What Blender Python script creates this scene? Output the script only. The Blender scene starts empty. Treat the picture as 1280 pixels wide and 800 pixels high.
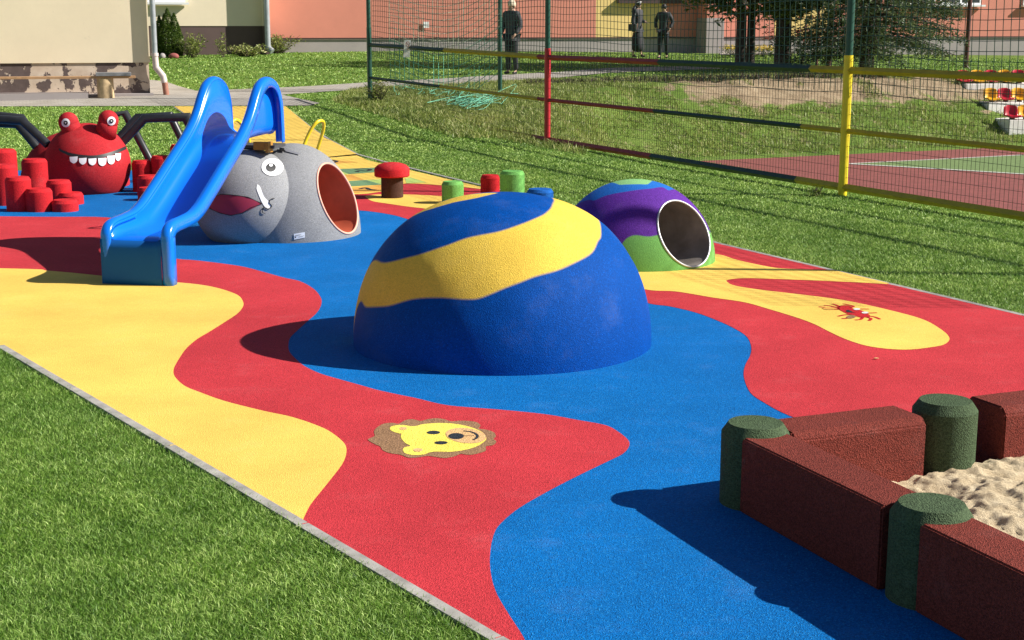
import bpy, bmesh, math, random
import numpy as np
from mathutils import Vector, Matrix, noise
from mathutils.geometry import tessellate_polygon
R=math.radians
random.seed(7); rng=np.random.default_rng(7)
sc=bpy.context.scene; col=sc.collection

# ------------------------------------------------------------------ camera, sky, sun, exposure
CH=1.7; TH=math.atan(366/1800); FP=1800.0
cd=bpy.data.cameras.new('camera'); cam=bpy.data.objects.new('camera',cd); col.objects.link(cam)
cam.location=(0,0,CH); cam.rotation_euler=(math.pi/2-TH,0,0)
cd.sensor_width=36; cd.lens=FP/1280*36; cd.clip_start=.05; cd.clip_end=800
sc.camera=cam
SUN_EL=R(35.5); SUN_AZ_K=0.06       # shadows run towards -X (a touch away from the viewer)
w=bpy.data.worlds.new('World'); sc.world=w; w.use_nodes=True
nt=w.node_tree; bg=nt.nodes['Background']; sky=nt.nodes.new('ShaderNodeTexSky')
sky.sky_type='NISHITA'; sky.sun_disc=False; sky.sun_elevation=SUN_EL; sky.sun_rotation=R(90+3.4)
sky.altitude=200; sky.air_density=1.0; sky.dust_density=0.6; sky.ozone_density=1.0
nt.links.new(sky.outputs[0],bg.inputs[0]); bg.inputs[1].default_value=0.052
sd=bpy.data.lights.new('sun','SUN'); sd.energy=5.0; sd.angle=R(0.53); sd.color=(1,.955,.88)
so=bpy.data.objects.new('sun',sd); col.objects.link(so); so.location=(30,0,30)
ldir=Vector((-math.cos(SUN_EL),SUN_AZ_K*math.cos(SUN_EL),-math.sin(SUN_EL))).normalized()
so.rotation_euler=ldir.to_track_quat('-Z','Y').to_euler()
sc.view_settings.view_transform='Standard'; sc.view_settings.look='None'
sc.view_settings.gamma=1; sc.view_settings.exposure=0.68
sc.render.resolution_x=1024; sc.render.resolution_y=640
sc.render.engine='CYCLES'

# ------------------------------------------------------------------ small maths
def ray(px,py):
    dx=px-640; u=400-py
    return Vector((dx,FP*math.cos(TH)+u*math.sin(TH),-FP*math.sin(TH)+u*math.cos(TH)))
def W(px,py,z=0.0):
    r=ray(px,py); t=(z-CH)/r.z
    return Vector((r.x*t,r.y*t,z))
def WD(px,py,Y):
    r=ray(px,py); t=Y/r.y
    return Vector((r.x*t,Y,CH+r.z*t))
def sm(a,b,x):
    t=np.clip((x-a)/(b-a),0,1); return t*t*(3-2*t)
HX=[0,18.6,22,25.8,29,32,35,42,46.8,50,70,300]; HZ=[0,0,.05,.24,.385,.43,.53,.70,.82,.90,1.0,1.0]
def cross(p,s):       # fence frame: t along the fence (away), s across (towards the court)
    pass
E1=np.array((-.42,.9075)); E2=np.array((.9075,.42)); SF=9.37
def terrain(x,y):
    x=np.asarray(x,float); y=np.asarray(y,float)
    h=np.interp(y,HX,HZ)-.015*np.maximum(x,-3)*sm(28,45,y)
    h=np.where(x<-2.0,h,h)
    t=x*E1[0]+y*E1[1]; s=x*E2[0]+y*E2[1]
    s0=SF+.25+np.maximum(0,t-20)*.55
    k=sm(s0,s0+2.0,s)*(1-sm(25.2,29.3,t))
    return h*(1-k)-1.0*k
def TZ(x,y): return float(terrain(x,y))
def G(px,py,off=0.0):   # pixel -> point on the terrain (used to lay out things on the ground)
    r=ray(px,py); o=Vector((0,0,CH)); t0=3.0/r.y; prev=t0
    n=900
    for i in range(n):
        t=(3.0+i*.08)/r.y; p=o+r*t
        if p.z<TZ(p.x,p.y)+off:
            a,b=prev,t
            for _ in range(18):
                m=(a+b)/2; q=o+r*m
                if q.z<TZ(q.x,q.y)+off: b=m
                else: a=m
            q=o+r*b; return Vector((q.x,q.y,TZ(q.x,q.y)))
        prev=t
    return o+r*t
def catmull(pts,n=6,closed=False):
    pts=[Vector(p) for p in pts]; N=len(pts); out=[]
    rngi=range(N if closed else N-1)
    for i in rngi:
        if closed: p0,p1,p2,p3=pts[(i-1)%N],pts[i],pts[(i+1)%N],pts[(i+2)%N]
        else: p0,p1,p2,p3=pts[max(i-1,0)],pts[i],pts[i+1],pts[min(i+2,N-1)]
        for k in range(n):
            t=k/n
            out.append(.5*((2*p1)+(p2-p0)*t+(2*p0-5*p1+4*p2-p3)*t*t+(3*p1-p0-3*p2+p3)*t**3))
    if not closed: out.append(pts[-1])
    return out

# ------------------------------------------------------------------ object helpers
def tag(o,label=None,cat=None,group=None,kind=None):
    if label: o['label']=label
    if cat: o['category']=cat
    if group: o['group']=group
    if kind: o['kind']=kind
    return o
def empty(name,loc,label,cat,group=None,rz=0):
    o=bpy.data.objects.new(name,None); col.objects.link(o); o.location=loc; o.rotation_euler.z=rz
    o.empty_display_size=.1
    return tag(o,label,cat,group)
def link(name,me,mats,parent=None,smooth=False,world=True):
    o=bpy.data.objects.new(name,me); col.objects.link(o)
    for m in (mats if isinstance(mats,(list,tuple)) else [mats]):
        me.materials.append(m)
    if smooth: me.shade_smooth()
    if parent:
        o.parent=parent
        if world:   # vertices were given in world space
            M=Matrix.Translation(parent_world(parent)) if True else None
            o.matrix_parent_inverse=parent_mat(parent).inverted()
    return o
def parent_mat(p):
    M=Matrix.Translation(p.location)@p.rotation_euler.to_matrix().to_4x4()
    if p.parent: M=parent_mat(p.parent)@p.matrix_parent_inverse@M
    return M
def parent_world(p): return parent_mat(p).translation
def M(name,verts,faces,mats,parent=None,smooth=False,fm=None,kind=None):
    me=bpy.data.meshes.new(name); me.from_pydata([tuple(v) for v in verts],[],faces); 
    if fm is not None: me.polygons.foreach_set('material_index',fm)
    me.update()
    o=link(name,me,mats,parent,smooth)
    if kind: o['kind']=kind
    return o
class MB:
    def __init__(s): s.v=[];s.f=[];s.m=[];s.sm=[]
    def add(s,v,f,mi=0):
        b=len(s.v); s.v+= [tuple(p) for p in v]; s.f+=[tuple(i+b for i in q) for q in f]; s.m+=[mi]*len(f); return s
    def box(s,lo,hi,mi=0,T=None):
        x0,y0,z0=lo;x1,y1,z1=hi
        v=[Vector(p) for p in((x0,y0,z0),(x1,y0,z0),(x1,y1,z0),(x0,y1,z0),(x0,y0,z1),(x1,y0,z1),(x1,y1,z1),(x0,y1,z1))]
        if T: v=[T@p for p in v]
        return s.add(v,[(3,2,1,0),(4,5,6,7),(0,1,5,4),(1,2,6,5),(2,3,7,6),(3,0,4,7)],mi)
    def tube(s,pts,r,n=8,mi=0,closed=False,cap=True):
        pts=[Vector(p) for p in pts]; N=len(pts); rs=r if isinstance(r,(list,tuple)) else [r]*N
        rings=[];up=None
        for i,p in enumerate(pts):
            a=pts[(i-1)%N] if (closed or i>0) else p; b=pts[(i+1)%N] if (closed or i<N-1) else p
            t=(b-a).normalized()
            if up is None:
                up=Vector((0,0,1)) if abs(t.z)<.9 else Vector((0,1,0))
            u=(up-t*up.dot(t)); 
            if u.length<1e-5: u=t.orthogonal()
            u.normalize(); up=u; v=t.cross(u)
            k=1.0
            if 0<i<N-1 or closed:
                c=(p-a).normalized().dot(t) if (p-a).length>1e-6 else 1
                k=1/max(.6,c)
            rings.append([p+(u*math.cos(2*math.pi*j/n)+v*math.sin(2*math.pi*j/n))*rs[i]*(k if k<1.6 else 1) for j in range(n)])
        V=[q for rg in rings for q in rg]; F=[]
        for i in range(N if closed else N-1):
            a=i*n;b=((i+1)%N)*n
            for j in range(n):
                k=(j+1)%n; F.append((a+j,a+k,b+k,b+j))
        if cap and not closed: F.append(tuple(range(n))[::-1]); F.append(tuple((N-1)*n+j for j in range(n)))
        return s.add(V,F,mi)
    def lathe(s,prof,c=(0,0,0),n=32,mi=0,T=None):
        V=[];F=[];c=Vector(c)
        for r,z in prof:
            for j in range(n):
                a=2*math.pi*j/n; p=Vector((r*math.cos(a),r*math.sin(a),z)); V.append((T@p if T else p)+c)
        for i in range(len(prof)-1):
            for j in range(n):
                k=(j+1)%n; F.append((i*n+j,i*n+k,(i+1)*n+k,(i+1)*n+j))
        return s.add(V,F,mi)
    def build(s,name,mats,parent=None,smooth=False,kind=None,bevel=0,auto=None):
        o=M(name,s.v,s.f,mats,parent,False,s.m,kind)
        if bevel:
            bm=bmesh.new(); bm.from_mesh(o.data)
            bmesh.ops.bevel(bm,geom=bm.edges[:],offset=bevel,segments=2,affect='EDGES',profile=.6)
            bm.to_mesh(o.data); bm.free()
        if smooth: o.data.shade_smooth()
        if auto: smooth_angle(o,auto)
        return o
def smooth_angle(o,deg=35):
    me=o.data; me.shade_smooth()
    bm=bmesh.new(); bm.from_mesh(me)
    bmesh.ops.recalc_face_normals(bm,faces=bm.faces)
    for e in bm.edges:
        if len(e.link_faces)==2 and e.calc_face_angle(0)>R(deg): e.smooth=False
    bm.to_mesh(me); bm.free()

# ------------------------------------------------------------------ materials
def mat(name): 
    m=bpy.data.materials.new(name); m.use_nodes=True; return m,m.node_tree,m.node_tree.nodes['Principled BSDF']
def N(nt,t,**k):
    n=nt.nodes.new(t)
    for a,b in k.items():
        if a.startswith('_'): n.inputs[int(a[1:])].default_value=b
        else: setattr(n,a,b)
    return n
def ramp(nt,src,stops,mode='LINEAR'):
    r=nt.nodes.new('ShaderNodeValToRGB'); nt.links.new(src,r.inputs[0]); cr=r.color_ramp; cr.interpolation=mode
    while len(cr.elements)<len(stops): cr.elements.new(.5)
    for e,(p,c) in zip(cr.elements,stops): e.position=p; e.color=(*c,1) if len(c)==3 else c
    return r
def mul(c,k): return tuple(min(1,x*k) for x in c)
def coords(nt,world=False):
    if world: return nt.nodes.new('ShaderNodeNewGeometry').outputs['Position']
    return nt.nodes.new('ShaderNodeTexCoord').outputs['Object']
def noisetex(nt,vec,scale,detail=3,rough=.55,out='Fac'):
    n=nt.nodes.new('ShaderNodeTexNoise'); n.inputs['Scale'].default_value=scale; n.inputs['Detail'].default_value=detail; n.inputs['Roughness'].default_value=rough
    nt.links.new(vec,n.inputs['Vector']); return n.outputs[out]
def mixc(nt,fac,a,b,blend='MIX'):
    m=nt.nodes.new('ShaderNodeMix'); m.data_type='RGBA'; m.blend_type=blend
    for s,v in ((0,fac),(6,a),(7,b)):
        if hasattr(v,'links') or hasattr(v,'is_linked'): nt.links.new(v,m.inputs[s])
        else: m.inputs[s].default_value=v if s==0 else ((*v,1) if len(v)==3 else v)
    return m.outputs[2]
def bump(nt,b,h,strength=.3,dist=.003):
    n=nt.nodes.new('ShaderNodeBump'); n.inputs['Strength'].default_value=strength; n.inputs['Distance'].default_value=dist
    nt.links.new(h,n.inputs['Height']); nt.links.new(n.outputs[0],b.inputs['Normal'])
def math_(nt,op,a,b=None):
    n=nt.nodes.new('ShaderNodeMath'); n.operation=op
    for i,v in enumerate((a,b)):
        if v is None: continue
        if hasattr(v,'is_linked'): nt.links.new(v,n.inputs[i])
        else: n.inputs[i].default_value=v
    return n.outputs[0]
def granule_color(nt,vec,c,var=.35,fleck=None,scale=260):
    """poured rubber granulate: every granule has its own tone"""
    v=nt.nodes.new('ShaderNodeTexVoronoi'); v.inputs['Scale'].default_value=scale; nt.links.new(vec,v.inputs['Vector'])
    sep=nt.nodes.new('ShaderNodeSeparateColor'); nt.links.new(v.outputs['Color'],sep.inputs[0])
    r=ramp(nt,sep.outputs[0],[(0,mul(c,1-var)),(.5,c),(1,mul(c,1+var*.8))])
    out=r.outputs[0]
    big=noisetex(nt,vec,1.7,4,.6)
    out=mixc(nt,1.0,out,ramp(nt,big,[(.3,(.88,.88,.88)),(.7,(1.07,1.07,1.07))]).outputs[0],'MULTIPLY')
    sc1=ramp(nt,noisetex(nt,vec,.55,6,.62),[(.35,(.9,.9,.9)),(.65,(1.06,1.06,1.06))]); out=mixc(nt,1.0,out,sc1.outputs[0],'MULTIPLY')
    du=ramp(nt,noisetex(nt,vec,3.4,9,.72),[(.54,(0,0,0)),(.80,(.09,.09,.09))]); out=mixc(nt,du.outputs[0],out,(.36,.38,.36))
    if fleck:
        f=ramp(nt,sep.outputs[1],[(.0,(0,0,0)),(.93,(0,0,0)),(.96,(1,1,1))])
        out=mixc(nt,f.outputs[0],out,fleck)
    return out,v.outputs['Distance']
def rubber(name,c,var=.3,scale=240,fleck=None,rough=.8,bs=.6,wear=False,spec=.12):
    m,nt,b=mat(name); vec=coords(nt,True)
    o,d=granule_color(nt,vec,c,var,fleck,scale)
    if wear:
        st=noisetex(nt,vec,9,6,.75)
        k=ramp(nt,st,[(.64,(0,0,0)),(.80,(.4,.4,.4))])
        o=mixc(nt,k.outputs[0],o,mixc(nt,.5,c,(.5,.42,.36)))
    nt.links.new(o,b.inputs['Base Color']); b.inputs['Roughness'].default_value=rough
    b.inputs['Specular IOR Level'].default_value=spec
    bump(nt,b,d,bs,.0035)
    return m
def plain(name,c,rough=.5,var=.12,scale=6,spec=.5,metal=0,bumps=0,coat=0):
    m,nt,b=mat(name); vec=coords(nt,True)
    n=noisetex(nt,vec,scale,5,.6)
    r=ramp(nt,n,[(.3,mul(c,1-var)),(.7,mul(c,1+var))]); nt.links.new(r.outputs[0],b.inputs['Base Color'])
    b.inputs['Roughness'].default_value=rough; b.inputs['Metallic'].default_value=metal; b.inputs['Specular IOR Level'].default_value=spec
    if coat: b.inputs['Coat Weight'].default_value=coat; b.inputs['Coat Roughness'].default_value=.05
    if bumps: bump(nt,b,noisetex(nt,vec,scale*12,4,.6),bumps,.004)
    return m
BLUE=(.0,.135,.43); RED=(.53,.040,.050); YEL=(.84,.56,.115)
mBlue=rubber('rubber_blue',BLUE,.35,240,fleck=(.02,.22,.52),bs=.7)
mRed=rubber('rubber_red',RED,.30,240,bs=.6)
mYel=rubber('rubber_yellow',YEL,.14,240,bs=.5)
mStool=rubber('rubber_bright_red',(.54,.02,.026),.3,200)
mStoolG=rubber('rubber_green',(.16,.42,.10),.3,200)
mStoolB=rubber('rubber_stool_blue',(.01,.11,.42),.3,200)
mStem=rubber('rubber_brown',(.075,.035,.025),.4,200)
mWall=rubber('rubber_wall',(.19,.038,.027),.42,230,rough=.8,bs=.9,wear=True)
mPost=rubber('rubber_post',(.070,.105,.052),.42,230,rough=.8,bs=.9,wear=True)
mGrey=rubber('rubber_grey',(.25,.252,.258),.24,260,fleck=(.36,.36,.35),bs=.3)
mCrab=rubber('rubber_crab',(.45,.024,.03),.25,190,bs=.4)
mLionB=rubber('rubber_mane',(.30,.17,.09),.3,150); mLionY=rubber('rubber_face',(.90,.74,.12),.15,150)
mLionT=rubber('rubber_muzzle',(.72,.44,.20),.2,150); mBlackR=rubber('rubber_black',(.03,.035,.045),.4,150)
mGreenD=rubber('rubber_darkgreen',(.15,.27,.14),.25,150); mGreenL=rubber('rubber_lightgreen',(.45,.58,.16),.2,150); mOrange=rubber('rubber_orange',(.72,.36,.08),.2,150)
mWhiteR=rubber('rubber_white',(.7,.7,.68),.12,150)
mSteel=plain('steel_tunnel',(.27,.235,.21),.5,.35,5,metal=.2)
mRim=plain('steel_rim',(.55,.55,.56),.35,.08,10,metal=.3)
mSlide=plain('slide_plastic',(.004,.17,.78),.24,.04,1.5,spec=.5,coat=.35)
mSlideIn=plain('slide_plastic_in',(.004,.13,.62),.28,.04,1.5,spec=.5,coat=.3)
mYelM=plain('yellow_paint',(.82,.60,.02),.35,.08,8)
mTun=plain('tunnel_orange',(.55,.12,.06),.5,.2,4)
mTunRim=plain('tunnel_rim',(.85,.42,.30),.5,.1,8)
mWhite=plain('white_paint',(.8,.8,.8),.4,.04,5)
mBlack=plain('black_tube',(.022,.023,.026),.38,.3,9)
mInk=plain('black_ink',(.015,.014,.014),.5,.1,5)
mMouth=plain('mouth_red',(.30,.015,.05),.6,.15,7)
mCurb=plain('kerb_concrete',(.33,.31,.28),.9,.35,9,bumps=.3)
mPave=None

def paving():
    m,nt,b=mat('paving_stones'); vec=coords(nt,True)
    br=nt.nodes.new('ShaderNodeTexBrick'); nt.links.new(vec,br.inputs['Vector'])
    br.inputs['Scale'].default_value=1; br.inputs['Brick Width'].default_value=.2; br.inputs['Row Height'].default_value=.1
    br.inputs['Mortar Size'].default_value=.006; br.inputs['Color1'].default_value=(.34,.31,.27,1); br.inputs['Color2'].default_value=(.40,.37,.33,1); br.inputs['Mortar'].default_value=(.2,.18,.15,1)
    o=mixc(nt,1,br.outputs[0],ramp(nt,noisetex(nt,vec,2.2,5,.65),[(.3,(.8,.78,.75)),(.7,(1.08,1.08,1.08))]).outputs[0],'MULTIPLY')
    nt.links.new(o,b.inputs['Base Color']); b.inputs['Roughness'].default_value=.9
    return m
mPave=paving()
def ground_mat():
    m,nt,b=mat('ground_soil_and_turf'); vec=coords(nt,True)
    g=ramp(nt,noisetex(nt,vec,1.1,6,.65),[(.25,(.085,.145,.025)),(.5,(.145,.22,.04)),(.75,(.22,.28,.075))])
    f=ramp(nt,noisetex(nt,vec,38,4,.7),[(.3,(.45,.5,.4)),(.7,(1.35,1.35,1.3))])
    gg=mixc(nt,1,g.outputs[0],f.outputs[0],'MULTIPLY')
    s=ramp(nt,noisetex(nt,vec,3.2,8,.72),[(.3,(.20,.14,.085)),(.55,(.36,.27,.17)),(.75,(.47,.38,.26))])
    at=nt.nodes.new('ShaderNodeAttribute'); at.attribute_name='soil'
    k=math_(nt,'ADD',at.outputs['Fac'],math_(nt,'MULTIPLY',math_(nt,'SUBTRACT',noisetex(nt,vec,2.4,6,.7),.5),1.6))
    kk=ramp(nt,k,[(.42,(0,0,0)),(.62,(1,1,1))])
    o=mixc(nt,kk.outputs[0],gg,s.outputs[0])
    nt.links.new(o,b.inputs['Base Color']); b.inputs['Roughness'].default_value=.95; b.inputs['Specular IOR Level'].default_value=.15
    bump(nt,b,noisetex(nt,vec,22,6,.75),.9,.04)
    return m
mGround=ground_mat()
def blade_mat(name,lo,mid,hi):
    m,nt,b=mat(name); at=nt.nodes.new('ShaderNodeAttribute'); at.attribute_name='tint'
    vec=coords(nt,True)
    r=ramp(nt,at.outputs['Fac'],[(0,lo),(.5,mid),(1,hi)])
    o=mixc(nt,1,r.outputs[0],ramp(nt,noisetex(nt,vec,1.3,5,.6),[(.3,(.72,.8,.66)),(.7,(1.22,1.15,1.0))]).outputs[0],'MULTIPLY')
    nt.links.new(o,b.inputs['Base Color']); b.inputs['Roughness'].default_value=.5; b.inputs['Specular IOR Level'].default_value=.35
    tr=nt.nodes.new('ShaderNodeBsdfTranslucent'); nt.links.new(o,tr.inputs[0]); mx=nt.nodes.new('ShaderNodeMixShader'); mx.inputs[0].default_value=.3
    out=nt.nodes['Material Output']; nt.links.new(b.outputs[0],mx.inputs[1]); nt.links.new(tr.outputs[0],mx.inputs[2]); nt.links.new(mx.outputs[0],out.inputs[0])
    return m
mBlade=blade_mat('grass_blades',(.045,.115,.013),(.16,.31,.038),(.54,.70,.24))
mWeed=blade_mat('weed_blades',(.13,.17,.035),(.29,.35,.09),(.62,.57,.32))
mLeaf=blade_mat('leaf_green',(.05,.085,.015),(.12,.17,.03),(.26,.30,.08))
mNeedle=blade_mat('needle_green',(.03,.055,.02),(.075,.12,.045),(.17,.22,.10))
mThuja=blade_mat('thuja_green',(.03,.065,.01),(.07,.13,.018),(.17,.23,.04))
mShrub=blade_mat('shrub_leaf',(.10,.14,.03),(.22,.27,.07),(.42,.44,.16))
mBark=plain('bark',(.075,.055,.042),.9,.4,12,bumps=.7)

# ------------------------------------------------------------------ ground
def axis(a,b,fine0,fine1,d):
    mid=list(np.arange(fine0,fine1+1e-6,d)); lo=[];hi=[];st=d;x=fine0
    while x>a: st*=1.35; x-=st; lo.append(x)
    st=d;x=fine1
    while x<b: st*=1.35; x+=st; hi.append(x)
    return np.array(lo[::-1]+mid+hi)
xs=axis(-260,260,-16,19,.2); ys=axis(-60,300,0,56,.2)
XX,YY=np.meshgrid(xs,ys)
ZZ=terrain(XX,YY)
tt=XX*E1[0]+YY*E1[1]; ss=XX*E2[0]+YY*E2[1]
bank=sm(25.3,26.4,tt)*(1-sm(29.4,30.6,tt))*sm(SF+3,SF+6,ss)
nz=np.array([[noise.fractal((x*1.6,y*1.6,0),1.0,2.0,4) if b>0.01 else 0 for x,y,b in zip(rx,ry,rb)] for rx,ry,rb in zip(XX,YY,bank)])
ZZ=ZZ+nz*bank*.10
far=sm(30,33,YY)
ZZ=ZZ-0.012
soil=sm(27.2,28.3,tt)*(1-sm(29.3,29.6,tt))*sm(16,19.5,ss)*(1-sm(26,28,ss))*.54+sm(25.2,26.0,tt)*(1-sm(29.4,30,tt))*.30*sm(SF+2.3,SF+5,ss)
soil=np.maximum(soil,.30*sm(19,20.5,tt)*(1-sm(29.4,30,tt))*sm(SF+.3,SF+1.2,ss))
nx,ny=len(xs),len(ys)
V=np.stack([XX,YY,ZZ],-1).reshape(-1,3)
idx=np.arange(nx*ny).reshape(ny,nx)
Fq=np.stack([idx[:-1,:-1],idx[:-1,1:],idx[1:,1:],idx[1:,:-1]],-1).reshape(-1,4)
def fastmesh(name,V,F,mats,parent=None,smooth=False,attrs=None):
    me=bpy.data.meshes.new(name); V=np.asarray(V,np.float32); F=np.asarray(F,np.int32); k=F.shape[1]
    me.vertices.add(len(V)); me.vertices.foreach_set('co',V.ravel())
    me.loops.add(F.size); me.loops.foreach_set('vertex_index',F.ravel())
    me.polygons.add(len(F)); me.polygons.foreach_set('loop_start',np.arange(0,F.size,k,dtype=np.int32)); 
    try: me.polygons.foreach_set('loop_total',np.full(len(F),k,np.int32))
    except Exception: pass
    for a,v in (attrs or {}).items():
        at=me.attributes.new(a,'FLOAT','POINT'); at.data.foreach_set('value',np.asarray(v,np.float32).ravel())
    me.update(); me.validate()
    return link(name,me,mats,parent,smooth)
tag(fastmesh('ground',V,Fq,mGround,None,True,{'soil':soil.reshape(-1)}),kind='structure')

# ------------------------------------------------------------------ playground surface
def kl(x): return (x,433+.592*x)
def kr(x): return (x,395-.2365*(1280-x))
def sheet(name,pts,m,z,flat=True,kind='structure'):
    P=[Vector((p.x,p.y,z)) for p in pts]
    tri=tessellate_polygon([P])
    A=Vector((0,0,0)); F=[]
    for t in tri:
        a,b,c=[P[i] for i in t]
        F.append(t if (b-a).cross(c-a).z>0 else (t[0],t[2],t[1]))
    o=M(name,P,F,m)
    if kind: o['kind']=kind
    return o
def px(seg,n=5): return catmull([W(*p) for p in seg],n)
ZB=.004
farA,farB=W(446,194),W(-120,197)
outline=[W(*kl(-420)),W(*kl(620)),W(*kl(820)),W(1900,1050),W(*kr(1900)),W(*kr(460)),W(446,194.5),Vector((-3.1,18.5,0)),Vector((-3.7,17.4,0)),Vector((-9.5,17.4,0))]
sheet('playground_surface',outline,mBlue,ZB)
# big red field on the left
rb=px([(-420,262),(0,271),(134,272.5),(160,284),(195,317),(219,324),(250,326.8),(300,333.5),(330,341),(355,348),(375,352.5),(392,362),(401,373),(401.5,382),(396,392),(385,402),(373,413),(363,423),(360.5,432),(362,441),(370,450),(381,459),(400,468),(425,475.5),(450,482.5),(475,489.5),(520,499),(560,508),(620,513),(680,519),(720,526),(757,533),(774,542),(785.5,552),(786,560),(778,569),(758,579),(725,595),(690,613),(650,636),(627,655),(618,668),(613,690),(613,715),(620,742),(636,770),(655,800),(665,830)])
sheet('red_surface_wave',rb+[W(*kl(690)),W(*kl(620)),W(*kl(0)),W(*kl(-420))],mRed,ZB+.0015)
yb=px([(-420,330),(0,336.5),(62,339.7),(128,346),(190,353),(219,354),(250,357),(275,362),(297,370),(304,379),(303,386),(296,394),(281,404),(262,416),(247,425),(233,437),(222,453),(217,464),(219,473),(231,484),(250,492),(281,503),(328,515),(365,523),(400,535),(418,545),(431,557),(433,568),(429,580),(420,593),(400,618),(387,635),(377,656)])
sheet('yellow_surface_wave',yb+[W(*kl(377)),W(*kl(0)),W(*kl(-420))],mYel,ZB+.003)
# big red field at the right and far side
rr=px([(262,247),(290,254),(330,259),(380,262),(444,263.5),(468,265.5),(492,269.5),(508,274),(540,284),(600,300),(700,332),(780,368),(811,380),(838,384),(871,392),(900,403),(918,411.6),(932.6,421),(938.8,433),(938,445),(931.5,458),(929.8,472),(938,492),(956,505),(980,518),(1020,534),(1080,560),(1200,620),(1400,700),(1700,820)])
sheet('red_surface_field',rr+[W(1900,900),W(*kr(1900)),W(*kr(460)),W(446,194.8),Vector((-3.05,18.4,0)),Vector((-3.5,16.8,0)),Vector((-3.2,14.6,0))],mRed,ZB+.0015)
river=[W(*p) for p in [(456,246)]]+px([(456,246),(465,252),(487.5,255.8),(512.5,259.4),(540,263),(600,275),(700,320),(760,349),(807,363),(845,365.6),(890,373),(930,379),(959,387),(998,399),(1019,407),(1036.6,416),(1060,426.5),(1090,435),(1131,438.6),(1167,435),(1182,431),(1186.5,423.5),(1176,413),(1152,400),(1108,388),(1060,377.5),(1019,371.5),(947.5,363),(918,358),(909,353.5),(910,351),(927,349),(959,349.5),(1048,353),(1108,356.2)])[1:]+[W(*kr(1112)),W(*kr(1040))]+px([(1037,339),(1010,338),(971,336),(941,330.5),(918,325),(898,319),(850,312),(800,300),(740,283),(680,264),(620,252),(552,246),(505,243.7),(477.5,243.7),(465,244.4),(456,246)])[:-1]
sheet('yellow_surface_river',river,mYel,ZB+.003)
yf=px([(270,232),(330,240),(437,243.7),(475,240.6),(490,236),(504,230.8),(520,230.5),(552,232.5),(600,237),(625,242)])
sheet('yellow_surface_far',yf+[W(*kr(640)),W(*kr(460)),W(446,194.9),Vector((-3.05,18.45,0)),Vector((-3.45,16.8,0))],mYel,ZB+.0045)
# ramped yellow strip running up to the paving
def ruled(name,A,B,n,m,mats,off,kind='structure'):
    """strip between two polylines, draped on the terrain"""
    V=[];F=[]
    for i in range(n+1):
        a=A(i/n);b=B(i/n)
        for j in range(m+1):
            p=a.lerp(b,j/m); V.append((p.x,p.y,TZ(p.x,p.y)+off))
    for i in range(n):
        for j in range(m):
            k=i*(m+1)+j; F.append((k,k+1,k+m+2,k+m+1))
    o=M(name,V,F,mats,None,True); o['kind']=kind
    bm=bmesh.new(); bm.from_mesh(o.data); bmesh.ops.recalc_face_normals(bm,faces=bm.faces)
    if sum(f.normal.z for f in bm.faces)<0: bmesh.ops.reverse_faces(bm,faces=bm.faces)
    bm.to_mesh(o.data); bm.free()
    return o
SL0,SL1=Vector((-3.1,18.4,0)),G(218,133.5)
SR0,SR1=W(446,194.5),G(343,124)
SRm=G(386,157.5)
SR1b=G(357,133.5)
ruled('yellow_surface_strip',lambda t:SL0.lerp(SL1,t),lambda t:(SR0.lerp(SRm,t*2) if t<.5 else SRm.lerp(SR1b,t*2-1)),24,10,mYel,ZB+.006)
# kerbs
def kerb(name,pts,label,wd=.050,h=.007,per=1.0):
    root=None; mb=MB()
    pts=[Vector(p) for p in pts]
    for a,b in zip(pts,pts[1:]):
        L=(b-a).length; d=(b-a).normalized(); nrm=Vector((-d.y,d.x,0)).normalized()*wd/2
        n=max(1,int(L/per))
        for i in range(n):
            p=a+d*(L*i/n+.005); q=a+d*(L*(i+1)/n-.004)
            z0=TZ(p.x,p.y);z1=TZ(q.x,q.y)
            j=random.uniform(-.0015,.0015)
            v=[(p.x+nrm.x,p.y+nrm.y,z0-.08),(q.x+nrm.x,q.y+nrm.y,z1-.08),(q.x-nrm.x,q.y-nrm.y,z1-.08),(p.x-nrm.x,p.y-nrm.y,z0-.08),
               (p.x+nrm.x*.85,p.y+nrm.y*.85,z0+h+j),(q.x+nrm.x*.85,q.y+nrm.y*.85,z1+h+j),(q.x-nrm.x*.85,q.y-nrm.y*.85,z1+h+j),(p.x-nrm.x*.85,p.y-nrm.y*.85,z0+h+j)]
            mb.add(v,[(0,1,2,3),(7,6,5,4),(0,4,5,1),(1,5,6,2),(2,6,7,3),(3,7,4,0)])
    o=mb.build(name,mCurb); smooth_fix(o)
    tag(o,kind='structure'); return o
def smooth_fix(o):
    bm=bmesh.new(); bm.from_mesh(o.data); bmesh.ops.recalc_face_normals(bm,faces=bm.faces); bm.to_mesh(o.data); bm.free()
kerb('kerb',[W(*kl(-420)),W(*kl(0)),W(*kl(620)),W(*kl(800))],'')
kerb('kerb',[W(*kr(1900)),W(*kr(1280)),W(*kr(900)),W(446,194),SRm,SR1],'')
kerb('kerb',[SL0,SL1],'')

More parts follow.
